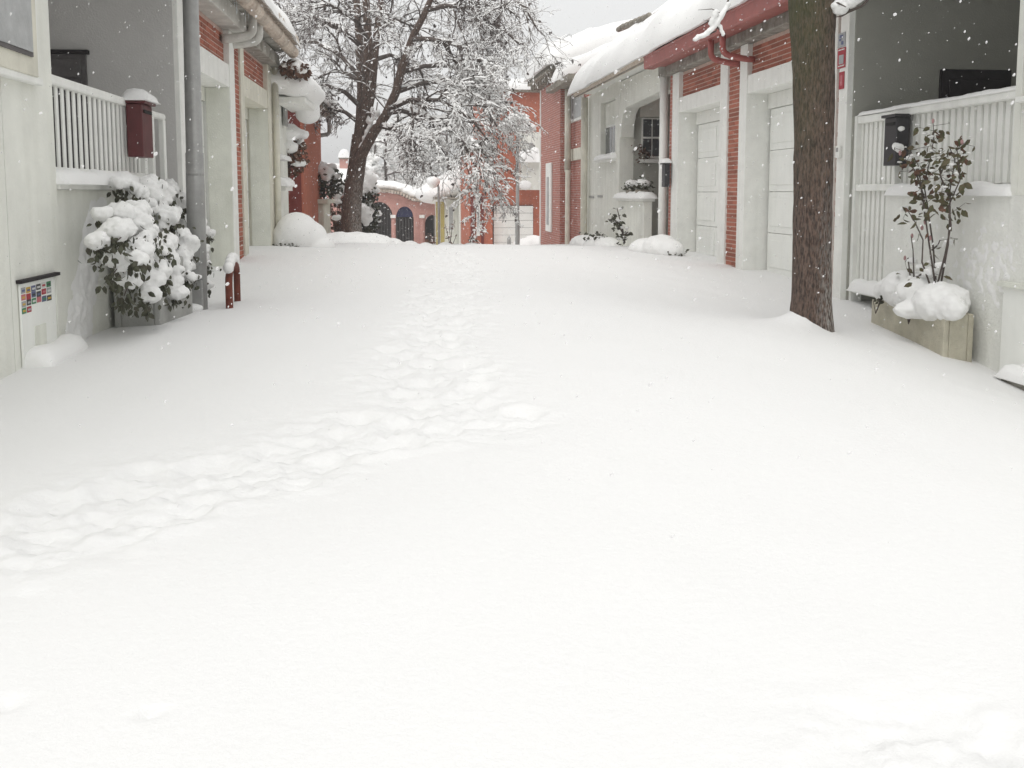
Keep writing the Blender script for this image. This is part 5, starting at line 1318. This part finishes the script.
link('globe', MB().ico((0, 0, a.z+.1), (.22, .22, .15), 2).mesh('globe', M['white'], True), t)
lumps('snow_cap', [(tuple(l+Vector((0, 0, a.z+.26))), (.40, .35, .25)), (tuple(l+Vector((-.3, 0, a.z+.05))), (.35, .3, .2)), (tuple(l+Vector((.3, 0, a.z+.0))), (.3, .3, .2))], .03, .05, .2); tag(last('snow_cap'), 'snow heaped on the head of the tall far lamp post', 'snow', kind='stuff')
# background trees, heavy with snow
def far_tree(px_, Y, top_y, spread, label, seed, nl=9):
    rg = random.Random(seed); b = at(px_, 240, Y); b.z = gz(b.x, b.y)+CZ-.2; H_ = at(px_, top_y, Y).z-b.z
    root_ = empty('snowy_tree', b); tag(root_, label, 'tree', 'snowy trees beyond the end of the street'); br_ = []
    tr2 = [Vector((rg.gauss(0, .02)*H_*k/6, 0, H_*k/6*.95)) for k in range(7)]
    for k in range(nl):
        u = .22+.75*k/nl; i = min(5, int(u*6)); p0_ = tr2[i].lerp(tr2[i+1], u*6-i); a_ = k*2.4+rg.uniform(-.4, .4); L_ = spread*(1.15-.7*u)*rg.uniform(.8, 1.15)
        d_ = Vector((math.cos(a_), math.sin(a_), .5)); P = [p0_]; 
        for j in range(4): d_.z -= .24; P.append(P[-1]+d_.normalized()*L_/4)
        grow(P, [.07, .06, .045, .03, .02], 2, 4, rg, br_, {2: 11, 3: 6}, .12, (.4, 1.1), (.35, .55))
    link('trunk', MB().tube(tr2, [.02*H_*(1-.8*k/6) for k in range(7)], 8).mesh('trunk', M['twig'], True), root_)
    tag(link('crown', tree_meshes(br_, (6, 6, 5, 4, 3)).mesh('crown', M['twig2']), root_), kind='stuff')
    tag(link('branch_snow', snow_strips(br_, rg, 1, 1.6, .05, .9).mesh('branch_snow', M['snow']), root_), kind='stuff')
    ck_ = MB()
    for P, rr, lv in rg.sample(br_, min(500, len(br_))):
        r_ = rg.uniform(.06, .18); ck_.ico(tuple(P[-1]), (r_*1.3, r_*1.3, r_*.7), 1, .25, rg)
    tag(link('snow_clumps', ck_.mesh('snow_clumps', M['snow'], True), root_), kind='stuff')
far_tree(388, 57, 108, 2.6, 'snow-laden tree above the left half of the pink arcade', 1, 12)
far_tree(415, 62, 92, 3.0, 'snow-laden tree above the right half of the pink arcade', 2, 12)
far_tree(448, 60, 98, 3.0, 'snow-laden tree behind the small white house', 3, 12)
far_tree(375, 66, 95, 2.6, 'faint snowy tree seen between trunk and arcade', 4, 10)
sprig('leafy_plant', 'snowy twigs before the pink arcade beside the short lamp post', at(430, 246, 40), [[(430, 246), (429, 238), (427, 233)], [(430, 246), (433, 237)], [(430, 246), (431, 236)]], 40, .14, 6, rg, M['leafbrown'])
sprig('leafy_plant', 'bare snowy twigs before the small white house', at(450, 246, 40.5), [[(450, 246), (447, 232), (445, 224)], [(450, 246), (452, 228), (455, 221)], [(450, 246), (450, 234), (449, 226)], [(452, 246), (457, 234)]], 40.5, .10, 4, rg, M['leafbrown'])

# exposed ridge of the right roof
t = Thing(RS, 'ridge_capping', 'row of old ridge tiles breaking through the roof snow, right side', 'roof tile', (rt0+rt1)/2, -.9, zz)
zr = lambda px_, py_: RS.F(px_, py_, -.9)
P0s, P0z = zr(619, 29); P1s, P1z = zr(648, 17); P2s, P2z = zr(664, 11)
k = 7
for i in range(k):
    u = (i+.5)/k; s_ = P0s+(P1s-P0s)*u; z_ = P0z+(P1z-P0z)*u
    t.part('ridge_tile', MB().tube([t.P(s_-.32, -.9, z_-.01), t.P(s_+.28, -.9, z_+.01)], [.08, .065], 10), M['stonetile'], smooth=True)
for i in range(2):
    u = (i+.5)/2; s_ = P1s+(P2s-P1s)*(.5+.4*u); z_ = P1z+(P2z-P1z)*(.5+.4*u)
    t.part('ridge_tile', MB().tube([t.P(s_-.2, -.9, z_-.01), t.P(s_+.2, -.9, z_)], [.06, .05], 10), M['darkred'], smooth=True)

# ================================================================== falling snow and hazy air
rs = np.random.default_rng(5); NF = 38000
c = np.stack([rs.uniform(-6, 8, NF), rs.uniform(1.6, 26, NF), rs.uniform(.7, 7.0, NF)], 1)
c = c[np.hypot(c[:, 0], c[:, 1]) > 3.0]
c = c[(c[:, 2]-CZ) > snow_h0(c[:, 0], c[:, 1])+.03]; NF = len(c)
rr = np.minimum(rs.lognormal(math.log(.0033), .42, NF), .0068)
iv = np.array(ICO[1][0]); fi = np.array(ICO[1][1]); nv_ = len(iv)
st3 = rs.uniform(.75, 1.3, (NF, 1, 3)); st3[:, :, 2] *= 1.15
Vf = c[:, None, :]+iv[None]*rr[:, None, None]*st3*rs.uniform(.8, 1.2, (NF, nv_, 1))
Vf[:, :, 0] += iv[None, :, 2]*rr[:, None]*.4
Ff = (fi[None]+(np.arange(NF)*nv_)[:, None, None]).reshape(-1, 3)
fm = bpy.data.materials.new('snowflake'); N, L, b_ = nodes(fm); N.remove(b_)
df = N.new('ShaderNodeBsdfDiffuse'); df.inputs[0].default_value = (.93, .93, .93, 1); tl = N.new('ShaderNodeBsdfTranslucent'); tl.inputs[0].default_value = (.93, .93, .93, 1)
ms = N.new('ShaderNodeMixShader'); ms.inputs[0].default_value = .5; L.new(df.outputs[0], ms.inputs[1]); L.new(tl.outputs[0], ms.inputs[2]); tp_ = N.new('ShaderNodeBsdfTransparent'); m2_ = N.new('ShaderNodeMixShader'); m2_.inputs[0].default_value = .35; L.new(ms.outputs[0], m2_.inputs[1]); L.new(tp_.outputs[0], m2_.inputs[2]); L.new(m2_.outputs[0], N['Material Output'].inputs['Surface'])
tag(link('snowflakes', np_mesh('snowflakes', Vf.reshape(-1, 3), Ff, fm)), 'snowflakes drifting down all over the street', 'snow', kind='stuff')
hm = bpy.data.materials.new('haze'); hm.use_nodes = True; N = hm.node_tree.nodes; N.clear()
pv = N.new('ShaderNodeVolumePrincipled'); pv.inputs['Density'].default_value = .0030; pv.inputs['Color'].default_value = (.97, .97, .97, 1); pv.inputs['Anisotropy'].default_value = .2
hm.cycles.homogeneous_volume = True
mo = N.new('ShaderNodeOutputMaterial'); hm.node_tree.links.new(pv.outputs[0], mo.inputs['Volume'])
hz_o = link('haze', MB().box(-290, 290, -90, 450, -3.5, 14).mesh('haze', hm)); tag(hz_o, 'pale snowy air filling the street', 'haze', kind='stuff')
